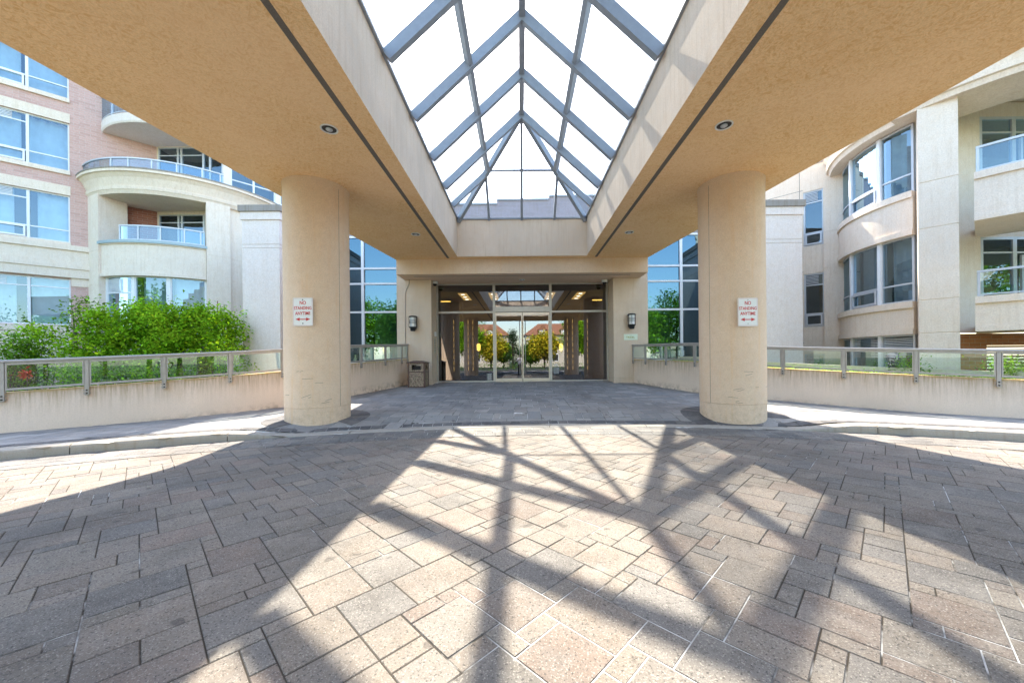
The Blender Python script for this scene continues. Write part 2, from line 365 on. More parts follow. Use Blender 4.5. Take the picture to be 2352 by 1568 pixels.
# jointing sand, with patches of white efflorescence
m, nt, out = newmat('paver_joint_sand'); p = pos(nt)
vd = N(nt, 'ShaderNodeVectorMath', operation='DISTANCE'); vd.inputs[1].default_value = (.55, 1.2, -.15); nt.links.new(p, vd.inputs[0])
nr = N(nt, 'ShaderNodeMapRange'); nr.inputs[1].default_value = 1.5; nr.inputs[2].default_value = .7; nr.inputs[3].default_value = 0; nr.inputs[4].default_value = .16; nt.links.new(vd.outputs['Value'], nr.inputs[0])
ad = N(nt, 'ShaderNodeMath', operation='ADD'); nt.links.new(noise(nt, p, .9, 5, .75), ad.inputs[0]); nt.links.new(nr.outputs[0], ad.inputs[1])
c = mixc(nt, ramp(nt, ad.outputs[0], .53, 0, .64, 1), (.065, .055, .045), (.56, .55, .53)); bsdf(nt, out, c, .95, spec=.1); M['sand'] = m
m, nt, out = newmat('ring_joint_sand'); p = pos(nt)
c = mixc(nt, ramp(nt, noise(nt, p, 1.5, 4, .7), .46, 0, .56, 1), (.10, .09, .08), (.74, .73, .70)); bsdf(nt, out, c, .95, spec=.1); M['sand2'] = m

# ================================================================== GROUND
KC, KR = (0.6, -8.27), 15.7
def sm(a, b, x):
    t = max(0, min(1, (x-a)/(b-a))); return t*t*(3-2*t)
def krad(x, y): return math.hypot(x-KC[0], y-KC[1])
def kdrop(x): return -.13*(1-sm(4.4, 5.6, abs(x-.35)))
ROADZ = -.15
def zplaza(x, y):
    b = .042*max(0, y-8); return b + kdrop(x)*(1-sm(KR+.25, KR+1.1, krad(x, y)))
WL = Path([(-13.2, 3.3), (-9.2, 6.51), (-6.15, 9.4), (-5.26, 11.28), (-4.42, 14.5)], [.5, .704, .956, 1.118, 1.28], 1)
WR = Path([(13.4, 3.9), (9.35, 7.03), (6.36, 9.94), (5.23, 11.38), (4.22, 14.5)], [.55, .727, .93, 1.09, 1.17], -1)
def wx(W, y):
    for i in range(len(W.p)-1):
        a, b = W.p[i], W.p[i+1]
        if a.y <= y <= b.y: return a.x+(b.x-a.x)*(y-a.y)/(b.y-a.y)
    return W.p[0].x if y < W.p[0].y else W.p[-1].x
def inplaza(x, y, sl=.1):
    if y > 15.28 or krad(x, y) < KR+.42: return False
    if y > 14.38: return abs(x) < 3.5
    return wx(WL, y)-sl < x < wx(WR, y)+sl

mb = MB(); mb.face([(-300, -300, -.45), (300, -300, -.45), (300, 300, -.45), (-300, 300, -.45)])
tag(mb.build('ground', plain('dull_turf', (.07, .10, .035), .95, 0, .4, .5)), kind='structure')
mb = MB()
nseg = 60
ring = []
for i in range(nseg+1):
    a = R(-62+124*i/nseg); r = KR+.05; ring.append((KC[0]+r*math.sin(a), KC[1]+r*math.cos(a)))
for i in range(nseg):
    (x0, y0), (x1, y1) = ring[i], ring[i+1]; mb.face([(x0, -14, ROADZ-.0032), (x1, -14, ROADZ-.0032), (x1, y1, ROADZ-.0032), (x0, y0, ROADZ-.0032)])
base_road = mb.build('road', M['sand']); tag(base_road, kind='structure')
mb = MB(); mb.box((-60, -34, -.44), (60, -14.001, -.17)); tag(mb.build('street', plain('asphalt', (.055, .055, .058), .9, 0, .2, 3)), kind='structure')

TONES = [(.25, .205, .165), (.27, .222, .18), (.23, .197, .168), (.255, .205, .165), (.212, .187, .165), (.265, .213, .172), (.235, .188, .155), (.275, .233, .19), (.198, .178, .162), (.245, .185, .15), (.25, .207, .17), (.255, .215, .177)]
PTON = [(.255, .25, .245), (.28, .27, .26), (.23, .228, .228), (.30, .285, .27), (.265, .255, .245), (.215, .213, .215), (.33, .315, .30), (.25, .232, .22)]
DTON = [(.07, .072, .08), (.09, .09, .098), (.055, .056, .062), (.11, .105, .105)]
def paver_piece(mb, q, z, rnd, tones, gap=.0028, ch=.003, h=.003):
    c = sum((Vector(p) for p in q), Vector((0, 0)))/4; col = rnd.choice(tones); k = rnd.uniform(.90, 1.09); col = tuple(x*k for x in col)
    dz = rnd.uniform(-.0015, .0015); lo, hi = [], []
    for i in range(4):
        p = Vector(q[i]); a = (Vector(q[i-1])-p).normalized(); b = (Vector(q[(i+1) % 4])-p).normalized()
        l = p+(a+b)*gap; t = p+(a+b)*(gap+ch)
        lo.append((l.x, l.y, z(*l)-h)); hi.append((t.x, t.y, z(*t)+dz))
    mb.face(hi, col=col)
    for i in range(4): j = (i+1) % 4; mb.face([lo[i], lo[j], hi[j], hi[i]], col=tuple(x*.8 for x in col))
def pave(g, ang, box, inside, z, sizes, tones, seed, gap=.0032, big=6):
    rnd = random.Random(seed); mb = MB(); ca, sa = math.cos(ang), math.sin(ang); x0, y0, x1, y1 = box
    cor = [(x*ca+y*sa, -x*sa+y*ca) for x in (x0, x1) for y in (y0, y1)]
    u0, u1 = min(c[0] for c in cor), max(c[0] for c in cor); v0, v1 = min(c[1] for c in cor), max(c[1] for c in cor)
    nu, nv = int((u1-u0)/g)+1, int((v1-v0)/g)+1; used = set()
    cells = [(i, j) for j in range(nv) for i in range(nu)]; order = cells[:]; rnd.shuffle(order); nq = len(order); order = order+order+cells; n1 = nq; nq = 2*nq; bmax = max(a*b for a, b in sizes)
    for idx, (i, j) in enumerate(order):
        if 1:
            if (i, j) in used: continue
            opts = list(sizes); rnd.shuffle(opts)
            if idx < nq: opts = [o for o in opts if o[0]*o[1] >= (9 if bmax > 8 and idx < n1 and rnd.random() < .97 else big if idx < n1 else 4)]
            if idx < n1 and rnd.random() > .35: continue
            hit = False
            for (w, h) in opts+([(1, 1)] if idx >= nq else []):
                if all((i+a, j+b) not in used for a in range(w) for b in range(h)): hit = True; break
            if not hit: continue
            for a in range(w):
                for b in range(h): used.add((i+a, j+b))
            U, V = u0+i*g, v0+j*g; q = [(U, V), (U+w*g, V), (U+w*g, V+h*g), (U, V+h*g)]
            q = [(a*ca-b*sa, a*sa+b*ca) for a, b in q]; cx, cy = sum(a for a, b in q)/4, sum(b for a, b in q)/4
            if inside(cx, cy): paver_piece(mb, q, z, rnd, tones, gap)
    return mb
mb = pave(.108, R(45.6), (-12, -1.5, 12, 7.5), lambda x, y: -1.5 < y and abs(x) < 12 and krad(x, y) < KR-.62, lambda x, y: ROADZ,
          [(4, 3), (3, 4), (3, 3), (2, 3), (3, 2), (3, 2), (2, 2), (2, 2), (2, 1), (1, 2), (4, 2), (3, 3)], TONES, 3)
tag(mb.build('road_pavers', M['road'], weld=False, col=True), kind='structure')
def cover(mb, cx, cy): pass
# curved courses in front of and behind the kerb
rnd = random.Random(5)
mb = MB()
def course(mb, r0, r1, step, z, tones, a0=-50, a1=50):
    a = R(a0); da = step/r1; off = rnd.random()*da
    while a < R(a1):
        q = [(KC[0]+r*math.sin(t), KC[1]+r*math.cos(t)) for r, t in ((r0, a+off), (r0, a+da+off), (r1, a+da+off), (r1, a+off))]
        if abs(q[0][0]) < 12.5: paver_piece(mb, q, z, rnd, tones)
        a += da
for k in range(3): course(mb, KR-.75+.25*k, KR-.5+.25*k, (.19, .30, .23)[k], lambda x, y: ROADZ+.006, [(.20, .19, .18), (.24, .22, .20), (.16, .155, .15), (.27, .24, .21)])
tag(mb.build('road_edge_course', M['road'], weld=False, col=True), kind='structure')
mb = MB()
for i in range(100):
    a, b = R(-50+i), R(-49+i); mb.face([(KC[0]+r*math.sin(t), KC[1]+r*math.cos(t), ROADZ-.001) for r, t in ((KR-.75, a), (KR-.75, b), (KR, b), (KR, a))])
tag(mb.build('road_edge_bedding', M['sand2']), kind='structure')
# kerb: concrete segments with joints
mb = MB(); a = R(-49)
def kz(t): return kdrop(KC[0]+KR*math.sin(t))
while a < R(49):
    ln = 1.9/KR; n = 6
    def KF(s, z, o): r = KR+o; return Vector((KC[0]+r*math.sin(s), KC[1]+r*math.cos(s), z if z < -.2 else z+kz(s)))
    sweep(mb, KF, a+.0004, a+ln-.0004, [(-.35, 0), (-.05, .012), (-.018, .022), (-.004, .045), (0, .07), (0, .28), (-.35, .28)], n); a += ln
tag(mb.build('kerb', M['conc']), kind='structure')
# plaza bedding and pavers
mb = MB(); st = .3
for i in range(int(26/st)):
    for j in range(int(12/st)):
        x, y = -13+i*st, 3.6+j*st
        if not (krad(x+st/2, y+st/2) > KR+.1 and y < 15.2 and wx(WL, min(14.4, y))-.5 < x < wx(WR, min(14.4, y))+.3): continue
        mb.face([(a, b, zplaza(a, b)-.012) for a, b in ((x, y), (x+st, y), (x+st, y+st), (x, y+st))])
tag(mb.build('pavement_bedding', M['sand2']), kind='structure')
mb = pave(.15, 0, (-13, 3.4, 13, 15.3), lambda x, y: inplaza(x, y), zplaza, [(3, 2), (2, 3), (2, 2), (3, 1), (2, 1), (1, 2), (3, 2), (4, 2)], PTON, 11, .003, 4)
tag(mb.build('pavement', M['plaza'], weld=False, col=True), kind='structure')
mb = MB(); course(mb, KR+.285, KR+.50, .20, lambda x, y: zplaza(x, y)+.006, DTON)
COLS = [(-4.39, 7.95), (4.39, 7.95)]
for cx, cy in COLS:
    for k in range(26):
        a, b = 2*math.pi*k/26, 2*math.pi*(k+1)/26
        q = [(cx+r*math.cos(t), cy+r*math.sin(t)) for r, t in ((.6, a), (1.02, a), (1.02, b), (.6, b))]
        if krad(*q[1]) > KR+.5: paver_piece(mb, q, lambda x, y: zplaza(x, y)+.006, rnd, DTON)
tag(mb.build('dark_paver_bands', M['plaza'], weld=False, col=True), kind='structure')
mb = MB()
for i in range(98):
    a, b = R(-49+i), R(-48+i); mb.face([(x, y, zplaza(x, y)-.001) for x, y in ((KC[0]+r*math.sin(t), KC[1]+r*math.cos(t)) for r, t in ((KR+.28, a), (KR+.28, b), (KR+.505, b), (KR+.505, a)))])
tag(mb.build('band_bedding', M['sand2']), kind='structure')

# ================================================================== CANOPY
def hw(y): return 6.56-.148*y if y > 2 else 6.264+.12*(2-y)-.004*(2-y)**2
canopy = thing('entrance_canopy', 'beige stucco porte-cochere canopy with a glazed pyramid skylight on round columns', 'canopy', (0, 6, 0))
YF, YB, OF, OB, OX, ZC, ZT = -5.0, 13.52, -1.1, 13.2, 2.28, 4.84, 6.13
ys = [YF+(YB-YF)*i/40 for i in range(41)]
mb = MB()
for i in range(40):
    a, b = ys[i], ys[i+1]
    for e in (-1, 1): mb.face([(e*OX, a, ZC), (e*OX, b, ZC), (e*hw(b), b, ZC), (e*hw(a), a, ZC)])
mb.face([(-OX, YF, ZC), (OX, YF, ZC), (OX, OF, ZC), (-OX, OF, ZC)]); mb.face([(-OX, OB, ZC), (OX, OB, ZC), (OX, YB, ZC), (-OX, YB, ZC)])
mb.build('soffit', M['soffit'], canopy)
mb = MB()
for e in (-1, 1):
    for i in range(40):
        a, b = ys[i], ys[i+1]; mb.face([(e*hw(a), a, ZC), (e*hw(b), b, ZC), (e*hw(b), b, ZT), (e*hw(a), a, ZT)], smooth=True)
mb.face([(-hw(YF), YF, ZC), (hw(YF), YF, ZC), (hw(YF), YF, ZT), (-hw(YF), YF, ZT)])
mb.face([(-hw(YB), YB, ZC), (hw(YB), YB, ZC), (hw(YB), YB, ZT), (-hw(YB), YB, ZT)])
mb.build('outer_fascia', M['stucco'], canopy)
mb = MB()
for e in (-1, 1): mb.face([(e*OX, OF, ZC), (e*OX, OB, ZC), (e*OX, OB, ZT), (e*OX, OF, ZT)])
for y in (OF, OB): mb.face([(-OX, y, ZC), (OX, y, ZC), (OX, y, ZT), (-OX, y, ZT)])
mb.build('opening_fascia', M['band'], canopy)
mb = MB()
for i in range(40):
    a, b = ys[i], ys[i+1]
    for e in (-1, 1): mb.face([(e*OX, a, ZT), (e*OX, b, ZT), (e*hw(b), b, ZT), (e*hw(a), a, ZT)])
mb.face([(-OX, YF, ZT), (OX, YF, ZT), (OX, OF, ZT), (-OX, OF, ZT)]); mb.face([(-OX, OB, ZT), (OX, OB, ZT), (OX, YB, ZT), (-OX, YB, ZT)])
mb.build('roof_deck', M['cap'], canopy)
for e in (-1, 1):
    mb = MB(); mb.box((e*2.64-.042, -4.6, ZC-.004), (e*2.64+.042, 13.38, ZC+.02)); mb.build('vent_strip', M['vent'], canopy)
def downlight(x, y, z, r, parent):
    mb = MB(); mb.lathe((x, y, z), [(r, .01), (r, -.012), (r*.86, -.014), (r*.80, .0)], 28); o = mb.build('downlight', M['sign'], parent)
    mb = MB(); mb.lathe((x, y, z), [(r*.82, -.004), (.001, -.006)], 24); mb.build('recess_shade', M['dark'], o)  # flat dark disc paints the shade of a recess that isn't cut
    mb = MB(); mb.lathe((x, y, z), [(r*.38, -.002), (r*.40, -.016), (r*.3, -.028), (.001, -.032)], 16); mb.build('bulb', M['frame'], o)
for x, y in ((-3.06, 5.87), (-3.08, 10.8), (3.13, 5.87), (3.08, 10.8), (-3.1, .9), (3.1, .9)): downlight(x, y, ZC, .13, canopy)
for cx, cy in COLS+[(-4.39, -2.2), (4.39, -2.2)]:
    mb = MB(); zb = zplaza(cx, cy)-.06 if cy > 0 else -.2; r = .626
    mb.lathe((cx, cy, 0), [(r-.004, zb-.2), (r-.004, zb+.335), (r-.012, zb+.339), (r, zb+.343), (r, ZC-.12), (r+.005, ZC-.06), (r+.012, ZC)], 144, smooth=False)
    c = mb.build('column', M['column'], canopy, weld=False)
    if cy > 0:
        rs = random.Random(int(cx*10)+60)
        for k in range(9):
            a = -math.pi/2+rs.uniform(-.75, .75); z = rs.uniform(.25, 1.0); ln = rs.uniform(.04, .2); sl = rs.uniform(-.1, .35); mb = MB()
            pts = [(cx+(r+.0008)*math.cos(a+t*ln/r), cy+(r+.0008)*math.sin(a+t*ln/r), z+sl*t*ln) for t in (0, .25, .5, .75, 1)]
            for p0, p1 in zip(pts[:-1], pts[1:]): mb.face([p0, p1, (p1[0], p1[1], p1[2]+.006), (p0[0], p0[1], p0[2]+.006)])
            mb.build('scuff_mark', M['vent'], c)
    if cy > 0:      # vertical expansion joint on the side towards the entrance
        e = 1 if cx < 0 else -1; a = math.atan2(-.38, e*.93); mb = MB(); x, y = cx+(r-.004)*math.cos(a), cy+(r-.004)*math.sin(a)
        mb.box((x-.005, y-.005, zb+.34), (x+.005, y+.005, ZC-.02)); mb.build('control_joint', M['vent'], c)
# skylight
sk = tag(bpy.data.objects.new('skylight', None)); COL.objects.link(sk); sk.parent = canopy; sk.matrix_parent_inverse = canopy.matrix_world.inverted()
ZR, AY0, AY1 = 8.28, 1.48, 10.6
def rf(x, z): return z
def eave(e, y): return Vector((e*OX, y, ZT+.04))
def ridge(y): return Vector((0, y, ZR))
ST = M['steel']
mb = MB()
for e in (-1, 1): mb.box((e*OX-.05, OF-.05, ZT+.001), (e*OX+.05, OB+.05, ZT+.06))
for y in (OF, OB): mb.box((-OX+.051, y-.05, ZT+.002), (OX-.051, y+.05, ZT+.058))
mb.build('curb_frame', ST, sk)
mb = MB(); mb.bar(ridge(AY0)+Vector((0, .06, 0)), ridge(AY1)-Vector((0, .06, 0)), .13, .23, Vector((0, 0, 1)), .01); mb.build('ridge_beam', ST, sk)
RY = [AY0+1.52*i for i in range(7)]
for y in RY:
    for e in (-1, 1):
        mb = MB(); n = Vector((e*(ZR-ZT), 0, OX)).normalized(); mb.bar(eave(e, y), ridge(y)+Vector((e*.012, 0, -.012)), .115+.004*e, .20, n, -.004); mb.build('rafter', ST, sk)
for yc, ya in ((OB, AY1), (OF, AY0)):
    for e in (-1, 1):
        mb = MB(); mb.bar(Vector((e*OX, yc, ZT+.04)), ridge(ya), .115, .20, Vector((0, 0, 1)), -.002); mb.build('hip_rafter', ST, sk)
        ym = (yc+ya)/2; mid = Vector((e*OX/2, ym, (ZT+.04+ZR)/2))
        n = Vector((e*(ZR-ZT), 0, OX)).normalized(); mb = MB(); mb.bar(eave(e, ym), mid, .10, .17, n, -.006); mb.build('jack_rafter', ST, sk)
        n = Vector((0, (1 if yc > ya else -1)*(ZR-ZT), abs(yc-ya))).normalized()
        mb = MB(); mb.bar(Vector((e*OX/2, yc, ZT+.04)), mid, .08, .13, n, -.008); mb.build('jack_rafter', ST, sk)
    mb = MB(); mb.bar(Vector((0, yc, ZT+.04)), ridge(ya), .085, .13, n, -.01); mb.build('centre_rafter', ST, sk)
    zm = (ZT+.04+ZR)/2; mb = MB(); mb.bar(Vector((-OX/2, (yc+ya)/2, zm)), Vector((OX/2, (yc+ya)/2, zm)), .05, .09, n, -.012); mb.build('purlin', ST, sk)
for e in (-1, 1):
    n = Vector((e*(ZR-ZT), 0, OX)).normalized(); zm = (ZT+.04+ZR)/2
    y0, y1 = (OF+AY0)/2, (OB+AY1)/2; mb = MB(); mb.bar(Vector((e*OX/2, y0, zm)), Vector((e*OX/2, y1, zm)), .095, .15, n, -.01); mb.build('purlin', ST, sk)
    g = lambda pts: [Vector(p)+n*.012 for p in pts]
    for i in range(6):
        mb = MB(); mb.face(g([eave(e, RY[i]), eave(e, RY[i+1]), ridge(RY[i+1]), ridge(RY[i])])); mb.build('glass_pane', M['skyglass'], sk)
    for yc, ya in ((OB, AY1), (OF, AY0)):
        mb = MB(); mb.face(g([eave(e, ya), eave(e, yc), ridge(ya)])); mb.build('glass_pane', M['skyglass'], sk)
for yc, ya in ((OB, AY1), (OF, AY0)):
    mb = MB(); mb.face([Vector(p)+Vector((0, 0, .013)) for p in ((-OX, yc, ZT+.04), (OX, yc, ZT+.04), (0, ya, ZR))]); mb.build('glass_pane', M['skyglass'], sk)

# ================================================================== LOBBY BUILDING
lobby = thing('lobby_building', 'low glazed entrance lobby with stucco portal and steel framed doors behind the canopy', 'building', (0, 15.3, .3))
GY = 15.3
mb = MB(); mb.box((-4.55, 13.523, 4.305), (4.55, 15.6, 6.1)); mb.build('portal_beam', M['column'], lobby, bevel=.012)
mb = MB(); mb.box((-4.0, 13.86, 4.299), (4.0, 13.885, 4.32)); mb.build('vent_strip', M['vent'], lobby)
for e in (-1, 1):
    mb = MB(); x0, x1 = sorted((e*3.5, e*4.83)); mb.box((x0, 14.4, .45), (x1, 15.7, 4.3)); mb.box((min(x0, x1)+(0 if e < 0 else .002), 14.5, 4.302), (x1, 15.7, 6.1)) if 0 else None
    mb.box((x0+.012, 14.412, .436), (x1-.012, 15.69, .45)); mb.build('pillar', M['stucco'], lobby, bevel=.01)
    mb = MB(); mb.box((x0-.004, 14.394, -.1), (x1+.004, 15.7, .436)); mb.build('plinth', M['stucco'], lobby)
    x0, x1 = sorted((e*4.552, e*4.83)); mb = MB(); mb.box((x0, 14.42, 4.302), (x1, 15.69, 6.4)); mb.build('wall', M['stucco'], lobby)
downlight(0, 14.6, 4.305, .11, lobby)
# entrance glazing
AL = M['alum']
def zg(py): return CH+(PY-py)*GY/FP
mb = MB()
xs = [-3.5, -1.14-.045, 1.14+.045, 3.5]
def V(mb, x0, x1, z0, z1, y0=GY-.05, y1=GY+.05): mb.box((x0, y0, z0), (x1, y1, z1))
V(mb, -3.5, -3.43, .27, 4.303); V(mb, 3.43, 3.5, .27, 4.303); V(mb, -3.43, 3.43, 4.245, 4.302, GY-.048, GY+.048)
for e in (-1, 1): x0, x1 = sorted((e*1.10, e*1.20)); V(mb, x0, x1, .27, 4.245, GY-.052, GY+.052)
for a, b in ((-3.43, -1.20), (1.20, 3.43)): V(mb, a, b, 3.10, 3.18, GY-.046, GY+.046); V(mb, a, b, .27, .35, GY-.046, GY+.046)
V(mb, -1.10, 1.10, 3.14, 3.35, GY-.07, GY+.05)
mb.build('window_frame', AL, lobby)
for a, b, c, d in ((-3.43, -1.2, .35, 3.10), (-3.43, -1.2, 3.18, 4.245), (1.2, 3.43, .35, 3.10), (1.2, 3.43, 3.18, 4.245), (-1.1, 1.1, 3.35, 4.245)):
    mb = MB(); mb.face([(a, GY, c), (b, GY, c), (b, GY, d), (a, GY, d)]); mb.build('glass_pane', M['doorglass'], lobby)
for e in (-1, 1):
    mb = MB(); x0, x1 = sorted((e*.012, e*1.095)); y0, y1 = GY-.03, GY+.03
    V(mb, x0, x1, 2.995, 3.12, y0, y1); V(mb, x0, x1, .30, .435, y0, y1); V(mb, x0, x0+.03, .435, 2.995, y0, y1); V(mb, x1-.03, x1, .435, 2.995, y0, y1)
    d = mb.build('entrance_door', plain('brushed_steel', (.62, .57, .52), .3, .8, .1), lobby)
    mb = MB(); mb.face([(x0+.03, GY, .435), (x1-.03, GY, .435), (x1-.03, GY, 2.995), (x0+.03, GY, 2.995)]); mb.build('glass_pane', M['doorglass'], d)
    hx = e*.115; mb = MB(); mb.tube([(hx, GY-.08, .62), (hx, GY-.08, 2.78)], .016, 10)
    for z in (.8, 2.6): mb.tube([(hx, GY-.08, z), (hx, GY-.02, z)], .01, 8)
    mb.build('handle', AL, d)
mb = MB(); mb.box((-3.5, 15.24, .255), (3.5, 15.5, .285)); mb.build('threshold', AL, lobby)
# curtain walls and piers
ZL = 6.33
for e in (-1, 1):
    W = M['white']; y = 15.5; xe = 8.2; xm = 6.57
    mb = MB()
    def VX(a, b, z0, z1, dy=.0): x0, x1 = sorted((e*a, e*b)); mb.box((x0, y-.06-dy, z0), (x1, y+.04, z1))
    VX(xm-.055, xm+.055, .6, ZL, .01); VX(4.832, 4.87, .6, ZL, .01)
    for a, b in ((4.87, xm-.055), (xm+.055, xe)):
        for z in (1.06, 3.17, 4.34, 4.97, ZL-.06): VX(a, b, z, z+.075)
    cw = mb.build('curtain_wall', W, lobby)
    for a, b in ((4.87, xm), (xm, xe)):
        for z0, z1 in ((.4, 1.06), (1.13, 3.17), (3.24, 4.34), (4.41, 4.97), (5.04, ZL)):
            x0, x1 = sorted((e*a, e*b)); mb = MB(); t = random.uniform(-.006, .006)
            mb.face([(x0, y-t, z0), (x1, y+t, z0), (x1, y+t, z1), (x0, y-t, z1)]); mb.build('glass_pane', M['blueglass'], cw)
    x0, x1 = sorted((e*7.97, e*9.2)); mb = MB()
    mb.box((x0, 12.3, -.44), (x1, 16, 4.93)); mb.box((x0+.012, 12.312, 4.93), (x1-.012, 15.99, 4.945)); mb.box((x0, 12.3, 4.945), (x1, 16, 5.05))
    mb.box((x0+.012, 12.312, 5.05), (x1-.012, 15.99, 5.065)); mb.box((x0, 12.3, 5.065), (x1, 16, 5.86)); mb.box((x0-.04, 12.26, 5.86), (x1+.04, 16.02, 6.12))
    mb.build('pier', M['pier'], lobby, bevel=.008)
    mb = MB(); mb.box((x0-.08, 12.21, 6.12), (x1+.08, 16.1, 6.33)); mb.build('pier_coping', M['cap'], lobby, bevel=.01)
    # drapes behind the inner bays
    mb = MB(); x = 4.9; k = 0
    while x < 6.3:
        a, b = x, x+.06; ya, yb = (16.0, 16.1) if k % 2 else (16.1, 16.0); mb.face([(e*a, ya, .7), (e*b, yb, .7), (e*b, yb, 4.4), (e*a, ya, 4.4)], smooth=True); x += .06; k += 1
    mb.build('drape', M['curtain'], lobby)
mb = MB(); mb.box((-9.25, 15.702, 6.34), (9.25, 22.5, 6.6)); mb.box((-9.25, 22.3, -.4), (9.25, 22.5, 6.34)); mb.build('roof', M['cap'], lobby)
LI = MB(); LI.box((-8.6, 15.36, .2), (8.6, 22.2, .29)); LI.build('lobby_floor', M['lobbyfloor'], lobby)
LI = MB()
for e in (-1, 1):
    x0, x1 = sorted((e*4.75, e*4.9)); LI.box((x0, 17.2, .3), (x1, 22.2, 6.3)); x0, x1 = sorted((e*8.5, e*8.6)); LI.box((x0, 16, .3), (x1, 22.2, 6.3))
LI.box((-8.5, 21.9, .3), (8.5, 22.1, 6.3)); 
for x in (-3.4, 3.4): LI.box((x-.3, 19.4, .3), (x+.3, 19.9, 4.2))
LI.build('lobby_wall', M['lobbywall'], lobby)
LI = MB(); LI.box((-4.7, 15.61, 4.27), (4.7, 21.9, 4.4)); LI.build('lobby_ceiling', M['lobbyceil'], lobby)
for x in (-2.75, -1.35, 1.35, 2.75):
    mb = MB(); mb.box((x-.2, 17.2, 4.255), (x+.2, 19.2, 4.268)); t = mb.build('light_trough', M['warmdim'], lobby)
    for y in (17.5, 18.2, 18.9): mb = MB(); mb.lathe((x, y, 4.25), [(.10, 0), (.001, -.01)], 16); mb.build('lamp', M['cool'], t)
for px in (1042, 1075, 1086, 1303, 1315, 1349):
    mb = MB(); p = at(px, 750, 19.3)
    for k in range(9): z = 3.25-.30*k; mb.box((p.x-.010, 19.28, z-.20), (p.x+.010, 19.32, z))
    mb.build('light_strip', M['warmlow'], lobby)
for px in (1099.4, 1288.4):
    mb = MB(); p = at(px, 797, 19); mb.lathe((p.x, 19, p.z-.2), [(.02, 0), (.09, .05), (.1, .3), (.06, .38)], 14); mb.build('sconce', M['warm'], lobby)
for px in (1025, 1370):
    mb = MB(); p = at(px, 686, 17.5); mb.box((p.x-.22, 17.3, 3.9), (p.x+.22, 17.4, 3.93)); mb.build('linear_lamp', M['warm'], lobby)

# ================================================================== TOWER BEHIND
tower = thing('residential_tower', 'hazy grey upper wall of the tower seen through the far end of the skylight', 'building', (0, 24, 0))
mb = MB(); mb.box((-12, 23, -.4), (-1.45, 27, 10.7)); mb.box((-1.45, 23.0, -.4), (1.75, 27, 10.95)); mb.box((1.75, 23, -.4), (12, 27, 11.15)); mb.build('wall', stucco('lavender_precast', (.36, .33, .38), .9, streak=.5), tower)
for x0, x1, z in ((-12, -1.45, 10.7), (-1.448, 1.75, 10.95), (1.752, 12, 11.15)):
    mb = MB(); mb.box((x0, 22.92, z), (x1, 27, z+.10)); mb.build('coping', M['steel'], tower)

# ================================================================== PARAPET WALLS AND RAILINGS
for W, side, posts in ((WL, 'left', [5, 200, 377, 528.7, 649, 828.5, 884, 922]), (WR, 'right', [2293, 2103.8, 1938.3, 1798.4, 1597.3, 1531.3, 1483.9])):
    mb = MB(); n = 70
    for i in range(n):
        a, b = W.L*i/n, W.L*(i+1)/n
        P = [W(a, 0, 0), W(b, 0, 0), W(b, 0, -.24), W(a, 0, -.24)]; Q = [Vector((p.x, p.y, -.44)) for p in P]; d = 1.2
        mb.face([Q[0], Q[1], P[1], P[0]], uv=[(a, Q[0].z-P[0].z), (b, Q[1].z-P[1].z), (b, 0), (a, 0)], smooth=True)
        mb.face([P[0], P[1], P[2], P[3]], uv=[(a, -.02)]*4); mb.face([Q[2], Q[3], P[3], P[2]], uv=[(a, -1.2), (b, -1.2), (b, 0), (a, 0)])
    mb.face([W(0, 0, 0), W(0, 0, -.24), W(0, -1.2, -.24), W(0, -1.2, 0)]); mb.face([W(W.L, 0, 0), W(W.L, 0, -.24), W(W.L, -1.2, -.24), W(W.L, -1.2, 0)])
    o = mb.build('parapet_wall', M['plaster'], uv=True)
    tag(o, 'rain-stained beige plaster parapet curving from the %s towards the entrance' % side, 'wall', 'parapet walls beside the driveway')
    rl = thing('glass_railing', 'grey metal railing with low green glass panels on top of the %s parapet' % side, 'railing', tuple(W(W.L*.5, 0, 0)), 'railings on the parapet walls')
    ss = sorted([W.spx(p, 850) for p in posts if W.spx(p, 850) is not None]); ss = [max(.3, ss[0]-2.3)]+ss+[W.L-.12]
    mb = MB(); sweep(mb, W, .05, W.L-.06, [(.515, -.03), (.515, .05), (.53, .062), (.555, .062), (.57, .05), (.57, -.03), (.555, -.042), (.53, -.042)], 60); mb.build('handrail', M['rail'], rl)
    for s in ss:
        mb = MB(); sbox(mb, W, s-.028, s+.028, -.16, .515, .006, .045); sbox(mb, W, s-.04, s+.04, -.02, .0+.5, .0, .005)
        for dz in (-.06, -.125): sbox(mb, W, s-.05, s+.05, dz-.006, dz+.006, .004, .02)
        pst = mb.build('post', M['rail'], rl, bevel=.004)
        for dz in (-.065, -.125):
            mb = MB(); c = W(s, dz, .047); nrm = (W(s, dz, .1)-W(s, dz, 0)).normalized(); mb.tube([c-nrm*.004, c+nrm*.008], .014, 10)
            mb.build('bolt', M['black'], pst)
    for a, b in zip(ss[:-1], ss[1:]):
        a += .035; b -= .035; nn = 8
        if b-a < .1: continue
        mb = MB(); sbox(mb, W, a, b, .03, .07, .008, .04, nn); sbox(mb, W, a, b, .475, .512, .008, .04, nn)
        sbox(mb, W, a, a+.02, .07, .475, .009, .038); sbox(mb, W, b-.02, b, .07, .475, .009, .038); pf = mb.build('panel_frame', M['rail'], rl)
        mb = MB()
        for i in range(nn):
            c, d = a+(b-a)*i/nn, a+(b-a)*(i+1)/nn; mb.face([W(c, .07, .024), W(d, .07, .024), W(d, .475, .024), W(c, .475, .024)])
        mb.build('glass_panel', M['railglass'], pf)

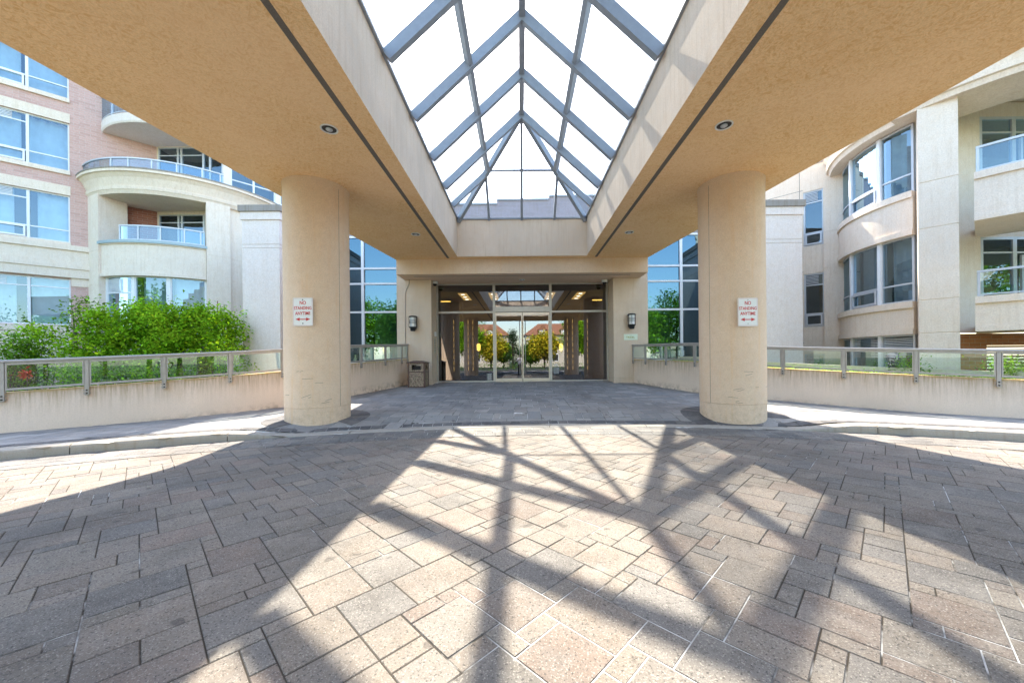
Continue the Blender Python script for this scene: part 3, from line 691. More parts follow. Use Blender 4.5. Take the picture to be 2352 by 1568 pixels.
# ================================================================== APARTMENT WINGS
def rect(mb, F, a, b, c, d, o=0, n=1):
    for i in range(n):
        e, f = a+(b-a)*i/n, a+(b-a)*(i+1)/n; mb.face([F(e, c, o), F(f, c, o), F(f, d, o), F(e, d, o)])
def window(parent, F, s0, s1, z0, z1, mull=(), bars=(), vent=None, curt=None, mat='white', rec=.10, w=.05, n=1, gl='glass', sash=None, folds=.12, cs=(0, 1), k=1.0):
    """k converts metres to the surface parameter (1 on planes, 1/r on arcs)"""
    w_ = w*k; mb = MB(); f0, f1 = -rec-.04, -rec+.03
    sbox(mb, F, s0, s0+w_, z0, z1, f0, f1); sbox(mb, F, s1-w_, s1, z0, z1, f0, f1)
    sbox(mb, F, s0+w_, s1-w_, z0, z0+w, f0, f1-.002, n); sbox(mb, F, s0+w_, s1-w_, z1-w, z1, f0, f1-.002, n)
    for s in mull: sbox(mb, F, s-w_*.75, s+w_*.75, z0+w, z1-w, f0, f1+.006)
    for a, b, z in bars: sbox(mb, F, a+w_*.5, b-w_*.5, z-.022, z+.022, f0, f1-.006, n)
    fr = mb.build('window', M[mat], parent)
    mb = MB(); rect(mb, F, s0+w_*.5, s1-w_*.5, z0+w*.5, z1-w*.5, -rec, n); mb.build('pane', M[gl], fr)
    if sash:
        for a, b, c, d in sash:
            mb = MB(); q = .05
            sbox(mb, F, a, a+q*k, c, d, f1, f1+.05); sbox(mb, F, b-q*k, b, c, d, f1, f1+.05); sbox(mb, F, a+q*k, b-q*k, c, c+q, f1, f1+.05); sbox(mb, F, a+q*k, b-q*k, d-q, d, f1, f1+.05)
            mb.build('sash', M[mat], fr)
    if vent:
        for a, b, c, d in vent:
            mb = MB(); m_ = int((d-c)/.045)
            for i in range(m_): z = c+(d-c)*(i+.5)/m_; sbox(mb, F, a, b, z-.012, z+.012, -rec+.004, -rec+.03)
            mb.build('vent_grille', M[mat], fr)
    if curt:
        for (a, b) in cs if isinstance(cs, list) else [cs]:
            A, B = s0+(s1-s0)*a, s0+(s1-s0)*b; m_ = max(4, int(abs(B-A)/k/folds)); mb = MB(); rn = random.Random(int(z0*100)+m_)
            pr = [(A+(B-A)*i/m_, -rec-.28+(.06 if i % 2 else -.06)*rn.uniform(.4, 1.3)) for i in range(m_+1)]
            for (e, g), (f, h) in zip(pr[:-1], pr[1:]):
                mb.face([F(e, z0, g), F(f, z0, h), F(f, z1, h), F(e, z1, g)], smooth=True)
            mb.build('curtain', M[curt], fr)
    mb = MB(); D = -rec-1.3
    rect(mb, F, s0-.1*k, s1+.1*k, z0-.1, z1+.1, D, n)
    for a in (s0-.1*k, s1+.1*k): mb.face([F(a, z0-.1, -rec-.06), F(a, z1+.1, -rec-.06), F(a, z1+.1, D), F(a, z0-.1, D)])
    for z in (z0-.1, z1+.1): mb.face([F(s0-.1*k, z, -rec-.06), F(s1+.1*k, z, -rec-.06), F(s1+.1*k, z, D), F(s0-.1*k, z, D)])
    mb.build('room', M['room'], fr)
    return fr
def railing(parent, F, s0, s1, z0, h, posts, n=24, k=1.0, mat='frame', gl='glass'):
    mb = MB(); sbox(mb, F, s0, s1, z0+h-.05, z0+h, -.03, .03, n); sbox(mb, F, s0, s1, z0+.03, z0+.06, -.015, .015, n)
    o = mb.build('balcony_railing', M[mat], parent)
    for s in posts:
        mb = MB(); sbox(mb, F, s-.022*k, s+.022*k, z0-.02, z0+h-.05, -.022, .022); mb.build('post', M[mat], o)
    mb = MB(); rect(mb, F, s0, s1, z0+.06, z0+h-.05, .0, n); mb.build('glass_panel', M[gl], o)

# ---- left wing: pink brick facade running away from the camera, with a rounded balcony bay
lw = thing('apartment_wing', 'pink brick apartment wing with pale bands and a rounded balcony bay left of the canopy', 'building', (-17.6, 14.6, 0))
nL = Vector((1, -1.11)).normalized(); FL = Fr((-17.6, 14.6), UL, nL)
sL, sW0, sM = -6.0, FL.spx(-70, 400), FL.spx(62.5, 400); sW1 = FL.spx(160, 400)
sE = FL.spx(360, 340, 0)
rows = [(14.0, 16.2), (11.40, 13.25), (8.69, 10.56), (5.90, 7.74), (2.69, 4.56)]
rows = [(14.3, 16.2), (11.50, 13.4), (8.69, 10.56), (5.90, 7.74)]
holes = [(sW0, sW1, a, b) for a, b in rows]+[(sW0-3.2, sW0-.6, a, b) for a, b in rows]
mb = MB(); wall_holes(mb, FL, sL, sE, 5.80, 17.5, holes, .3); mb.build('brick_wall', M['brickL'], lw)
mb = MB(); wall_holes(mb, FL, sL, sE, -.44, 4.54, [(sW0, sW1, 2.69, 4.50), (FL.spx(-200, 800), FL.spx(68, 815), -.2, 1.18)], .3)
mb.build('ground_floor_wall', M['brickL'], lw)
mb = MB()
sbox(mb, FL, sL, sE, 5.60, 5.80, .0, .13); sbox(mb, FL, sL, sE, 5.16, 5.60, .0, .06); sbox(mb, FL, sL, sE, 5.02, 5.16, .0, .10); sbox(mb, FL, sL, sE, 4.88, 5.02, .0, .14); sbox(mb, FL, sL, sE, 4.54, 4.88, .0, .10)
mb.build('belt_course', M['stone'], lw)
mb = MB(); sbox(mb, FL, sL, sW1+.03, 2.45, 2.66, .0, .08); sbox(mb, FL, sL, sW1, 1.22, 2.44, .001, .05); mb.build('stone_base', M['stone'], lw)
mb = MB(); sbox(mb, FL, sW1+.02, sE, 4.22, 4.54, .0, .03); mb.build('lintel', M['stone'], lw)
mb = MB(); sbox(mb, FL, -3.9, FL.spx(75, 815), -.3, 1.2, -1.0, -.9); mb.build('garage_opening', M['black'], lw)
for a, b in rows:
    for c, d in ((sW0, sW1), (sW0-3.2, sW0-.6)):
        mid = sM if c == sW0 else (c+d)/2
        window(lw, FL, c, d, a, b, mull=[mid], bars=[(mid, d, a+.48), (c, mid, a+.48), (c, mid, b-.34)], vent=[(c+.1, mid-.35, b-.32, b-.06)], curt='curtain', sash=[(c+.06, mid-.06, a+.05, a+.45)], cs=[(0, .46), (.52, 1)] if a > 8 else [(.05, .38), (.62, .98)])
        mb = MB(); sbox(mb, FL, c-.02, d+.02, a-.16, a, .0, .07); mb.build('sill', M['stone'], lw)
        mb = MB(); sbox(mb, FL, c-.02, d+.02, b, b+.36, .0, .02); mb.build('lintel', M['stone'], lw)
window(lw, FL, sW0, sW1, 2.69, 4.50, mull=[sM], bars=[(sM, sW1, 4.14), (sW0, sM, 4.14)], vent=[(sW0+.1, sM-.5, 4.16, 4.42)], curt='curtain', cs=[(.0, .40), (.55, 1)])
# bay
CB = Arc((-15.35, 18.0), 3.5); kB = 1/3.5
A = lambda px, py=600, o=0: CB.spx(px, py, o)
aL0, aL1, aR0, aR1 = A(199), A(237), A(474), A(527)
for a, b in ((aL0, aL1), (aR0, aR1)):
    mb = MB()
    for z0, z1 in ((-.44, 4.28), (4.292, 5.6), (5.612, 7.8)): sbox(mb, CB, a, b, z0, z1, -.75, .14, 3)
    sbox(mb, CB, a+.003, b-.003, 4.28, 4.292, -.7, .13, 3); sbox(mb, CB, a+.003, b-.003, 5.6, 5.612, -.7, .13, 3)
    mb.build('bay_pier', M['stone'], lw)
mb = MB(); aX = 1.35
for z0, z1 in ((-.44, 4.28), (4.292, 5.6), (5.612, 7.78)): sbox(mb, CB, aR1+.001, aX, z0, z1, -.3, .0, 8)
sbox(mb, CB, aR1, aX, -.4, 7.7, -.29, -.012, 8); mb.build('bay_wall', M['stone'], lw)
mb = MB(); sbox(mb, CB, aL1+.002, aR0-.002, 4.70, 5.80, -.12, .06, 28); sbox(mb, CB, aL1+.002, aR0-.002, 4.58, 4.70, -.12, .10, 28); sbox(mb, CB, aL1-.012, aR0+.006, 5.80, 5.84, -.14, .10, 28)
sbox(mb, CB, aL1+.002, aR0-.002, 4.6, 4.72, -2.2, -.121, 28); mb.build('balcony_parapet', M['stone'], lw)
mb = MB(); sbox(mb, CB, aL1-.018, aR0+.008, 5.841, 5.95, -.16, .15, 28); mb.build('parapet_coping', plain('blue_grey_flashing', (.34, .42, .44), .5, .2, .1), lw)
mb = MB(); prof = [(7.74, -3.3), (7.74, .10), (7.86, .16), (7.88, .18), (7.99, .20), (8.01, .16), (8.10, .19), (8.30, .26), (8.44, .36), (8.46, .42), (8.56, .42), (8.56, -3.3)]
a0c, a1c = A(172, 440, .3), 1.5; sweep(mb, CB, -1.25, a1c, prof, 56); mb.build('cornice', M['stone'], lw)
mb = MB(); sbox(mb, CB, -1.25, a1c, 8.561, 8.61, -.1, .44, 56); mb.build('cornice_coping', M['cap'], lw)
po = [A(p, 375, .3) for p in (252, 292, 347, 405, 464, 506)]
railing(lw, Arc((-15.35, 18.0), 3.75), -.95, A(513, 400, .25), 8.6, .44, po, 30, 1/3.75)
railing(lw, Arc((-15.35, 18.0), 3.52), A(276, 530), aR0-.01, 5.95, .60, [A(p, 540) for p in (277, 319, 369.5, 424, 461)], 20, kB)
# round slab of the next balcony up
CS = Arc((-15.1, 17.6), 3.05); mb = MB(); prof = [(10.56, -3.0), (10.56, .0), (10.62, .03), (10.92, .03), (10.95, -.02), (10.95, -3.0)]
sweep(mb, CS, -1.25, 1.3, prof, 48); mb.build('balcony_slab', M['pier'], lw)
railing(lw, CS, -1.22, 1.28, 10.95, 1.05, [-1.1, -.7, -.3, .1, .5, .9], 40, 1/3.05)
# recessed walls behind the balconies
dW = FL(sE, 0); FD = Fr((dW.x, dW.y), (1, 0), (0, -1))
mb = MB(); ln = 2.9; dh = []
for zf, zt in ((4.75, 7.74), (8.62, 10.56), (11.3, 13.2)):
    dh.append((.06, ln-.05, zf+.05, zt-.12 if zt < 8 else zt-.03))
wall_holes(mb, FD, 0, ln, 4.7, 17.5, dh, .1); mb.build('recess_wall', M['stone'], lw)
for a, b, c, d in dh: window(lw, FD, a, b, c, d, mull=[a+.85, a+1.0, a+1.95, b-.55], bars=[(a, a+1.95, d-.35)], mat='frame', rec=.03, gl='glass', curt=None)
mb = MB(); sbox(mb, FL, FL.spx(262, 700), sE-.01, 5.35, 7.735, .002, .02); mb.build('recess_brick', M['brickB'], lw)
# upper rooms stepping back behind the terrace
e = FD(ln, 0); FS = Fr((e.x, e.y), (1, 1.15), (1.15, -1)); mb = MB(); hs = []
for i in range(3):
    for z0, z1 in ((8.7, 10.5), (11.3, 13.3)): hs.append((.25+i*1.9, 1.95+i*1.9, z0, z1))
wall_holes(mb, FS, 0, 7, 8.0, 17, hs, .2); mb.build('setback_wall', M['white'], lw)
for h in hs: window(lw, FS, *h, mull=[(h[0]+h[1])/2], bars=[(h[0], h[1], h[2]+.55)])
# bay windows under the parapet
for (p0, p1, cu) in ((249, 305, None), (312, 385, 'greycurtain'), (393, 472, 'curtain')):
    a, b = A(p0, 650, -.1), A(p1, 650, -.1)
    window(lw, CB, a, b, 2.2, 4.58, curt=cu, k=kB, n=6, rec=.10, w=.035, bars=[(a, b, 3.95)] if cu is None else (), vent=[(a+.02, a+(b-a)*.62, 3.98, 4.5)] if cu is None else None)
mb = MB()
for p0, p1 in ((305, 312), (385, 393)): sbox(mb, CB, A(p0, 650, -.1), A(p1, 650, -.1), 2.2, 4.58, -.16, -.05)
sbox(mb, CB, aL1, A(249, 650, -.1), 2.2, 4.58, -.2, -.06); sbox(mb, CB, A(472, 650, -.1), aR0, 2.2, 4.58, -.2, -.06)
mb.build('mullion', M['white'], lw)
mb = MB(); sbox(mb, CB, aL1, aR0, -.44, 2.2, -.2, .02, 20); mb.build('bay_base', M['stone'], lw)
mb = MB(); p = CB(A(498, 680), 0, .145); sbox(mb, CB, A(497.2, 680), A(499, 680), 3.1, 3.75, .14, .143); mb.build('rust_mark', plain('rust', (.35, .10, .03), .9, 0, .5, 30), lw)

# ---- right wing
rw = thing('apartment_wing', 'cream precast apartment wing with bowed window bay and square pier right of the canopy', 'building', (10.6, 9.1, 0))
FRR = Fr((10.6, 9.1), (-1, 1), (-1, -1)); SR = lambda px, py=600, o=0: FRR.spx(px, py, o)
# square pier
p1 = SR(2108, 500); mb = MB()
for z0, z1 in ((-.44, 1.76), (1.772, 2.60), (2.612, 4.41), (4.422, 5.58), (5.592, 7.50)): sbox(mb, FRR, 0, p1, z0, z1, -1.5, 0)
sbox(mb, FRR, .01, p1-.01, -.4, 7.45, -1.4, -.014); mb.build('stone_pier', M['stone'], rw, bevel=.012)
# bowed bay
CR = Arc((13.45, 11.0), 3.16); kR = 1/3.16
def B(px, py=600, o=0): return CR.spx(px, py, o)
b0, b1 = R(-72), R(-138)
for zt, zb in ((5.62, 4.45), (2.66, 1.78), (-.2, -.44)):
    mb = MB()
    sbox(mb, CR, b0, b1, zb, zt, -.25, 0, 26)
    sbox(mb, CR, b0, b1, zt-.17, zt+.002, .001, .05, 26); sbox(mb, CR, b0, b1, zb-.002, zb+.14, .001, .04, 26)
    mb.build('bay_spandrel', M['stone'], rw, weld=False)
mm = [B(p, 600, -.1) for p in (2022, 1957)]
seg = [(R(-72), mm[0]), (mm[0], mm[1]), (mm[1], R(-138))]
for z0, z1, kind in ((5.62, 7.46, None), (2.66, 4.45, 'greycurtain'), (-.2, 1.78, None)):
    for i, (a, b) in enumerate(seg):
        a_, b_ = a-.006, b+.006
        window(rw, CR, b_, a_, z0, z1, k=kR, n=6, rec=.12, w=.05, mat='frame', bars=[(b_, a_, z0+.5)], curt='greycurtain' if z0 > 0 else None, cs=(0, 1), vent=[(b_+.02, a_-.02, 1.15, 1.7)] if z0 < 0 else None, sash=[(b_+.02, a_-.02, z0+.05, z0+.46)] if i == 1 and z0 > 0 else None)
mb = MB()
for s in mm: sbox(mb, CR, s-.016, s+.016, -.2, 7.46, -.16, -.05)
mb.build('bay_mullion', M['white'], rw)
# cornice over bay, pier and balcony
prof = [(7.48, -1.2), (7.48, .22), (7.60, .26), (7.62, .32), (7.74, .34), (7.76, .28), (7.86, .30), (8.05, .40), (8.06, -1.2)]
mb = MB(); sweep(mb, CR, R(-66), R(-150), prof, 30); mb.build('bay_cornice', M['stone'], rw)
PB = Path([(17.2, 7.0), (14.4, 7.1), (11.9, 7.9), (10.78, 9.0), (9.98, 10.1)], [0]*5, 1)
PB = Path([(9.98, 10.1), (10.62, 8.98), (11.7, 7.95), (13.6, 7.15), (17.0, 6.9)], [0]*5, -1)
PB.side = 1
mb = MB(); sweep(mb, PB, .0, PB.L, [(z+.002, o-.12) for z, o in prof], 40); mb.build('balcony_cornice', M['stone'], rw)
mb = MB(); mb.box((10.7, 8.0, 8.062), (18, 12, 8.2)); mb.build('soffit_slab', M['stone'], rw)
mb = MB(); sbox(mb, PB, 0, PB.L, 8.201, 12.5, -.3, -.02, 40); sbox(mb, CR, R(-66), R(-150), 8.07, 9.4, -.3, .1, 26); mb.build('upper_wall', M['stone'], rw)
mb = MB(); s0 = 1.42
for zt, zb in ((5.52, 4.38), (2.58, 1.76)):
    sbox(mb, PB, s0, PB.L, zb, zt, -.16, -.03, 26); sbox(mb, PB, s0, PB.L, zt-.16, zt+.002, -.03, .02, 26); sbox(mb, PB, s0, PB.L, zb-.002, zb+.13, -.03, .01, 26)
    sbox(mb, PB, s0, PB.L, zb+.02, zb+.2, -2.2, -.16, 26)
mb.build('balcony_parapet', M['stone'], rw)
for z in (5.52, 2.58):
    ps = [s0+.06]+[s0+.06+1.0*i for i in range(1, 6)]
    railing(rw, Fr((0, 0), (1, 0), (0, -1)) if 0 else (lambda a, zz, o=0: PB(a, zz, o-.08)), s0+.03, PB.L, z, .62, ps, 24)
FDR = Fr((11.35, 10.1), (1, 0), (0, -1)); mb = MB(); dh = [(1.0, 5.0, 5.0, 7.62), (1.0, 5.0, 2.1, 4.38)]
wall_holes(mb, FDR, 0, 6, 1.8, 8.0, dh, .1); mb.build('recess_wall', M['stone'], rw)
for a, b, c, d in dh: window(rw, FDR, a, b, c, d, mull=[a+.92, a+1.95, a+3.0], bars=[(a, b, d-.42)], mat='frame', rec=.03, w=.07, sash=[(a+1.05, a+1.9, c+.1, d-.5)])
FB = Fr((11.2, 9.75), (1, 0), (0, -1)); mb = MB(); wall_holes(mb, FB, 0, 6, -.44, 1.76, [(.85, 2.9, .5, 1.45)], .1); mb.build('base_brick_wall', M['brickR'], rw)
mb = MB()
for i in range(11): z = .54+.085*i; sbox(mb, FB, .86, 2.89, z, z+.05, -.07, -.01)
mb.build('louvre_vent', plain('brown_louvre', (.22, .11, .06), .6), rw)
# slender pier, recessed window strip and stair wall beyond the bay
FW = Fr((10.80, 13.35), (-1, 1), (-1, -1))
mb = MB(); s_a, s_b = FW.spx(1925, 600), FW.spx(1893, 600)
for z0, z1 in ((-.44, 1.70), (1.71, 2.60), (2.61, 4.30), (4.31, 5.60), (5.61, 7.5)): sbox(mb, FW, s_a-.5, s_b, z0, z1, -.6, .12)
sbox(mb, FW, s_a-.49, s_b-.01, -.4, 7.45, -.55, .108); mb.build('slender_pier', M['stone'], rw)
w0, w1 = FW.spx(1895, 600), FW.spx(1846, 600); FW2 = lambda z: z
hz = [(5.22, 7.22), (2.28, 4.22), (-.35, 1.30)]
mb = MB(); wall_holes(mb, FW, w0-.3, 4.2, -.44, 8.15, [(w0+.02, w1, a, b) for a, b in hz], .12); mb.build('stair_wall', M['stone'], rw)
for i, (a, b) in enumerate(hz):
    m_ = w0+.02+(w1-w0)*.28; window(rw, FW, w0+.02, w1, a, b, rec=.06, w=.055, mat='frame', bars=[(w0+.02, w1, b-.42), (w0+.02, w1, a+.48)], vent=[(m_, w1-.06, b-.38, b-.07)], sash=[(w0+.08, w1-.05, a+.05, a+.45)] if a > 0 else None, curt='greycurtain' if i == 2 else None)
mb = MB()
for z in (1.70, 4.30, 7.3): sbox(mb, FW, w1+.01, 4.2, z, z+.014, .0, .003)
sbox(mb, FW, w1+.10, w1+.115, -.4, 8.1, .0, .003); sbox(mb, FW, 2.4, 2.415, -.4, 8.1, .0, .003); mb.build('control_joint', M['vent'], rw)
mb = MB(); sbox(mb, FW, w0-.5, 4.2, 8.15, 8.3, -.4, .03); mb.build('coping', M['cap'], rw)

# ================================================================== SIGNS, LAMPS, BIN, CAMERAS
def text(s, name, h, mat, loc, parent, wscale=1.0, bold=.0, depth=.0015, align='CENTER'):
    cu = bpy.data.curves.new(name, 'FONT'); cu.body = s; cu.size = 1; cu.extrude = depth/h*.7; cu.offset = bold; cu.align_x = align; cu.align_y = 'CENTER'; cu.resolution_u = 3
    o = bpy.data.objects.new(name, cu); COL.objects.link(o); dg = bpy.context.evaluated_depsgraph_get(); dg.update()
    me = bpy.data.meshes.new_from_object(o.evaluated_get(dg)); COL.objects.unlink(o); bpy.data.objects.remove(o)
    k = h/.70; me.transform(Matrix.Translation(loc) @ Matrix.Rotation(R(90), 4, 'X') @ Matrix.Diagonal((k*wscale, k, k, 1)))
    me.materials.clear(); me.materials.append(mat); ob = bpy.data.objects.new(name, me); COL.objects.link(ob)
    if parent: ob.parent = parent; ob.matrix_parent_inverse = parent.matrix_world.inverted()
    return ob
def rrect(mb, cx, cz, w, h, r, y0, y1, n=5):
    pts = []
    for sx, sz, a in ((1, 1, 0), (-1, 1, 90), (-1, -1, 180), (1, -1, 270)):
        for k in range(n+1): t = R(a+90*k/n); pts.append((cx+sx*(w/2-r)+r*math.cos(t), cz+sz*(h/2-r)+r*math.sin(t)))
    mb.face([(x, y0, z) for x, z in pts]); mb.face([(x, y1, z) for x, z in pts][::-1])
    for i in range(len(pts)):
        (a, b), (c, d) = pts[i-1], pts[i]; mb.face([(a, y0, b), (c, y0, d), (c, y1, d), (a, y1, b)])
for (px, py, side) in ((695.5, 716, 'left'), (1717.8, 716.5, 'right')):
    Y = 7.300; p = at(px, py, Y); w, h = .39, .55
    t = thing('parking_sign', 'white NO STANDING ANYTIME sign with red lettering on the %s round column' % side, 'sign', (p.x, Y, p.z), 'no standing signs on the columns')
    mb = MB(); rrect(mb, p.x, p.z, w, h, .022, Y, Y+.004); mb.build('sign_plate', M['sign'], t)
    mb = MB()
    for e in (-1, 1):
        mb.box((p.x+e*(w/2-.014)-.0012, Y-.0012, p.z-h/2+.013), (p.x+e*(w/2-.014)+.0012, Y+.001, p.z+h/2-.013)); mb.box((p.x-w/2+.015, Y-.0012, p.z+e*(h/2-.014)-.0012), (p.x+w/2-.015, Y+.001, p.z+e*(h/2-.014)+.0012))
    mb.build('border_line', M['red'], t)
    for s, dz, ws, hh in (('NO', .172, .80, .070), ('STANDING', .070, .80, .060), ('ANYTIME', -.032, .80, .062)): text(s, 'lettering', hh, M['red'], (p.x, Y-.0005, p.z+dz), t, ws, .018)
    mb = MB(); y = Y-.001; z = p.z-.145; a = .148
    pts = [(-a, 0), (-a+.085, .036), (-a+.075, .010), (a-.075, .010), (a-.085, .036), (a, 0), (a-.085, -.036), (a-.075, -.010), (-a+.075, -.010), (-a+.085, -.036)]
    mb.face([(p.x-a, y, z), (p.x-a+.085, y, z+.034), (p.x-a+.085, y, z-.034)]); mb.face([(p.x+a, y, z), (p.x+a-.085, y, z+.034), (p.x+a-.085, y, z-.034)]); mb.face([(p.x-a+.085, y, z+.009), (p.x+a-.085, y, z+.009), (p.x+a-.085, y, z-.009), (p.x-a+.085, y, z-.009)])
    mb.build('double_arrow', M['red'], t)
    for dz in (.235, -.225): mb = MB(); mb.tube([(p.x, Y+.001, p.z+dz), (p.x, Y-.006, p.z+dz)], .011, 10); mb.build('screw', M['dark'] if side == 'left' else M['alum'], t)
for (px, py, side) in ((948.5, 741.5, 'left'), (1451, 736.2, 'right')):
    p = at(px, py, 14.25); t = thing('wall_lamp', 'caged opal cylinder wall lamp on the %s pillar%s' % (side, '' if side == 'left' else ' above the plaque'), 'lamp', (p.x, 14.25, p.z), 'wall lamps beside the entrance'); r = .135
    mb = MB(); mb.lathe((p.x, 14.25, p.z-.17), [(r*.82, 0), (r*.82, .40)], 24); mb.build('lamp_glass', M['opal'], t)
    mb = MB(); mb.lathe((p.x, 14.25, p.z+.235), [(.001, .035), (r*.9, .03), (r*1.15, .005), (r*1.15, -.02), (.001, -.02)], 24); mb.build('cap', M['dark'], t)
    mb = MB(); mb.lathe((p.x, 14.25, p.z-.31), [(.001, 0), (r*.62, 0), (r*.72, .02), (r*.80, .12), (r*1.08, .125), (r*1.08, .165), (.001, .165)], 24); mb.build('base', M['dark'], t)
    mb = MB()
    for dz in (.09, .04, -.01): mb.tube([(p.x+r*1.1*math.cos(a), 14.25+r*1.1*math.sin(a), p.z+dz) for a in [2*math.pi*k/24 for k in range(25)]], .007, 6, False)
    for k in range(6): a = 2*math.pi*(k+.25)/6; mb.tube([(p.x+r*1.1*math.cos(a), 14.25+r*1.1*math.sin(a), p.z+z) for z in (-.17, .22)], .008, 6)
    mb.build('cage', M['dark'], t)
    mb = MB(); mb.box((p.x-.10, 14.33, p.z-.24), (p.x+.10, 14.398, p.z+.2)); mb.build('bracket', M['dark'], t)
p = at(1448.5, 773.9, 14.39); t = thing('wall_plaque', 'small pale green plaque with gold lettering below the right wall lamp', 'plaque', tuple(p))
mb = MB(); mb.box((p.x-.265, 14.38, p.z-.115), (p.x+.265, 14.398, p.z+.115)); mb.build('plate', plain('pale_green_plate', (.72, .78, .62), .3, 0, .05), t, bevel=.003)
gold = plain('olive_gold_lettering', (.34, .32, .06), .4, .3); text('TRIDEL', 'lettering', .072, gold, (p.x-.01, 14.3795, p.z-.012), t, 1.02, .015); text('BUILT BY', 'lettering', .022, gold, (p.x, 14.3795, p.z+.055), t, 1, 0) if 0 else None
mb = MB(); mb.box((p.x-.05, 14.378, p.z+.062), (p.x+.05, 14.381, p.z+.068)); mb.build('rule_line', gold, t)
for px, py, side in ((998.7, 641.5, 'left'), (1388.4, 639, 'right')):
    p = at(px, py, 14.75); t = thing('security_camera', 'white dome security camera under the portal soffit at the %s corner of the entrance glazing' % side, 'camera', (p.x, 14.75, 4.25), 'dome cameras over the entrance')
    mb = MB(); mb.lathe((p.x, 14.75, 4.20), [(.001, .104), (.115, .104), (.12, .03), (.10, 0), (.001, 0)], 20); mb.build('housing', M['sign'], t)
    mb = MB(); mb.lathe((p.x, 14.75, 4.20), [(.082, .001), (.07, -.045), (.035, -.075), (.001, -.08)], 18); mb.build('dome', M['black'], t)
# litter bin
t = thing('litter_bin', 'square pebble-faced litter bin with brown lid beside the left pillar', 'litter bin', (-3.85, 13.75, .24)); x0, x1, y0, y1, zb, zt = -4.14, -3.52, 13.42, 14.0, .235, 1.10
mb = MB(); mb.box((x0+.035, y0+.012, zb+.03), (x1-.035, y1-.012, zt-.33+.0)); mb.box((x0+.012, y0+.035, zb+.031), (x1-.012, y1-.035, zt-.331))
mb.build('pebble_body', M['pebble'], t)
mb = MB()
for a in (x0, x1-.05):
    for b in (y0, y1-.05): mb.box((a, b, zb), (a+.05, b+.05, zt))
for b in (y0+.004, y1-.034): mb.box((x0+.05, b, zb), (x1-.05, b+.03, zb+.03)); mb.box((x0+.05, b, zt-.33), (x1-.05, b+.03, zt-.30))
for a in (x0+.004, x1-.034): mb.box((a, y0+.05, zb), (a+.03, y1-.05, zb+.03)); mb.box((a, y0+.05, zt-.33), (a+.03, y1-.05, zt-.30))
mb.build('bin_frame', M['brown'], t)
mb = MB()
for b in (y0+.01, y1-.03):
    mb.box((x0+.05, b, zt-.30), (x0+.15, b+.02, zt)); mb.box((x1-.15, b, zt-.30), (x1-.05, b+.02, zt)); mb.box((x0+.15, b, zt-.06), (x1-.15, b+.02, zt)); mb.box((x0+.15, b, zt-.30), (x1-.15, b+.02, zt-.24))
for a in (x0+.01, x1-.03):
    mb.box((a, y0+.05, zt-.30), (a+.02, y0+.15, zt)); mb.box((a, y1-.15, zt-.30), (a+.02, y1-.05, zt)); mb.box((a, y0+.15, zt-.06), (a+.02, y1-.15, zt)); mb.box((a, y0+.15, zt-.30), (a+.02, y1-.15, zt-.24))
mb.build('top_panel', M['pebble'], t)
mb = MB(); mb.box((x0+.14, y0+.14, zb+.1), (x1-.14, y1-.14, zt-.1)); mb.build('liner', M['black'], t)
mb = MB(); c = Vector(((x0+x1)/2, (y0+y1)/2, zt)); e = .03
lo_ = [(x0-e, y0-e, zt), (x1+e, y0-e, zt), (x1+e, y1+e, zt), (x0-e, y1+e, zt)]; mid = [(a, b, zt+.03) for a, b, _ in lo_]; hi = [(c.x+(a-c.x)*.45, c.y+(b-c.y)*.45, zt+.09) for a, b, _ in lo_]
mb.face(lo_); mb.face(hi)
for A_, B_ in ((lo_, mid), (mid, hi)):
    for i in range(4): j = (i+1) % 4; mb.face([A_[i], A_[j], B_[j], B_[i]])
mb.build('lid', M['brown'], t, bevel=.008)
# conduit, reader box and door notices
def P3(px, py, Y=14.385): return at(px, py, Y)
mb = MB(); mb.tube([P3(940, 640), P3(939.5, 652), P3(934, 664), P3(931, 673), P3(931, 700), P3(931, 760), P3(931, 812)], .011, 8)
tag(mb.build('conduit', plain('painted_conduit', (.36, .31, .27), .6)), 'thin painted cable conduit bending down the left pillar from the soffit', 'conduit')
p = at(998.8, 767, 14.9); t = thing('card_reader', 'small pale card reader box on the left door jamb above a notice strip', 'card reader', (-3.49, 14.95, p.z))
mb = MB(); mb.box((-3.499, 14.85, p.z-.09), (-3.44, 15.0, p.z+.09)); mb.build('reader_box', M['sign'], t, bevel=.006)
mb = MB(); mb.box((-3.499, 14.84, p.z-.75), (-3.493, 15.0, p.z-.16)); mb.build('notice_strip', M['alum'], t)
mb = MB()
for k in range(5): mb.box((-3.4925, 14.87, p.z-.24-.1*k-.03), (-3.4905, 14.97, p.z-.24-.1*k))
mb.build('print_block', M['black'], t)
def notice(px0, px1, py0, py1, name, label, cat, lines, head=None, mat='sign', Y=GY-.006):
    a, b = at(px0, py0, Y), at(px1, py1, Y); w = b.x-a.x; t = thing(name, label, cat, tuple((a+b)/2))
    mb = MB(); mb.box((a.x, Y-.002, b.z), (b.x, Y+.001, a.z)); mb.build('sheet', mat if not isinstance(mat, str) else M[mat], t)
    mb = MB(); n = lines
    for k in range(n): z = a.z+(b.z-a.z)*(k+.8)/(n+.6); mb.box((a.x+w*.15, Y-.0035, z-.006), (b.x-w*(.15+.1*(k % 2)), Y-.0021, z+.006))
    mb.build('print_line', M['dark'] if mat != GN else M['sign'], t)
    if head: text(head, 'lettering', .085, M['sign'], ((a.x+b.x)/2, Y-.003, a.z+.09), t, 1.0, .02)
GN = plain('smoked_sticker', (.10, .11, .115), .4)
notice(1117.8, 1131.5, 857, 873.2, 'door_sticker', 'dark sticker with small print low on the left entry pane', 'sticker', 7, mat=GN)
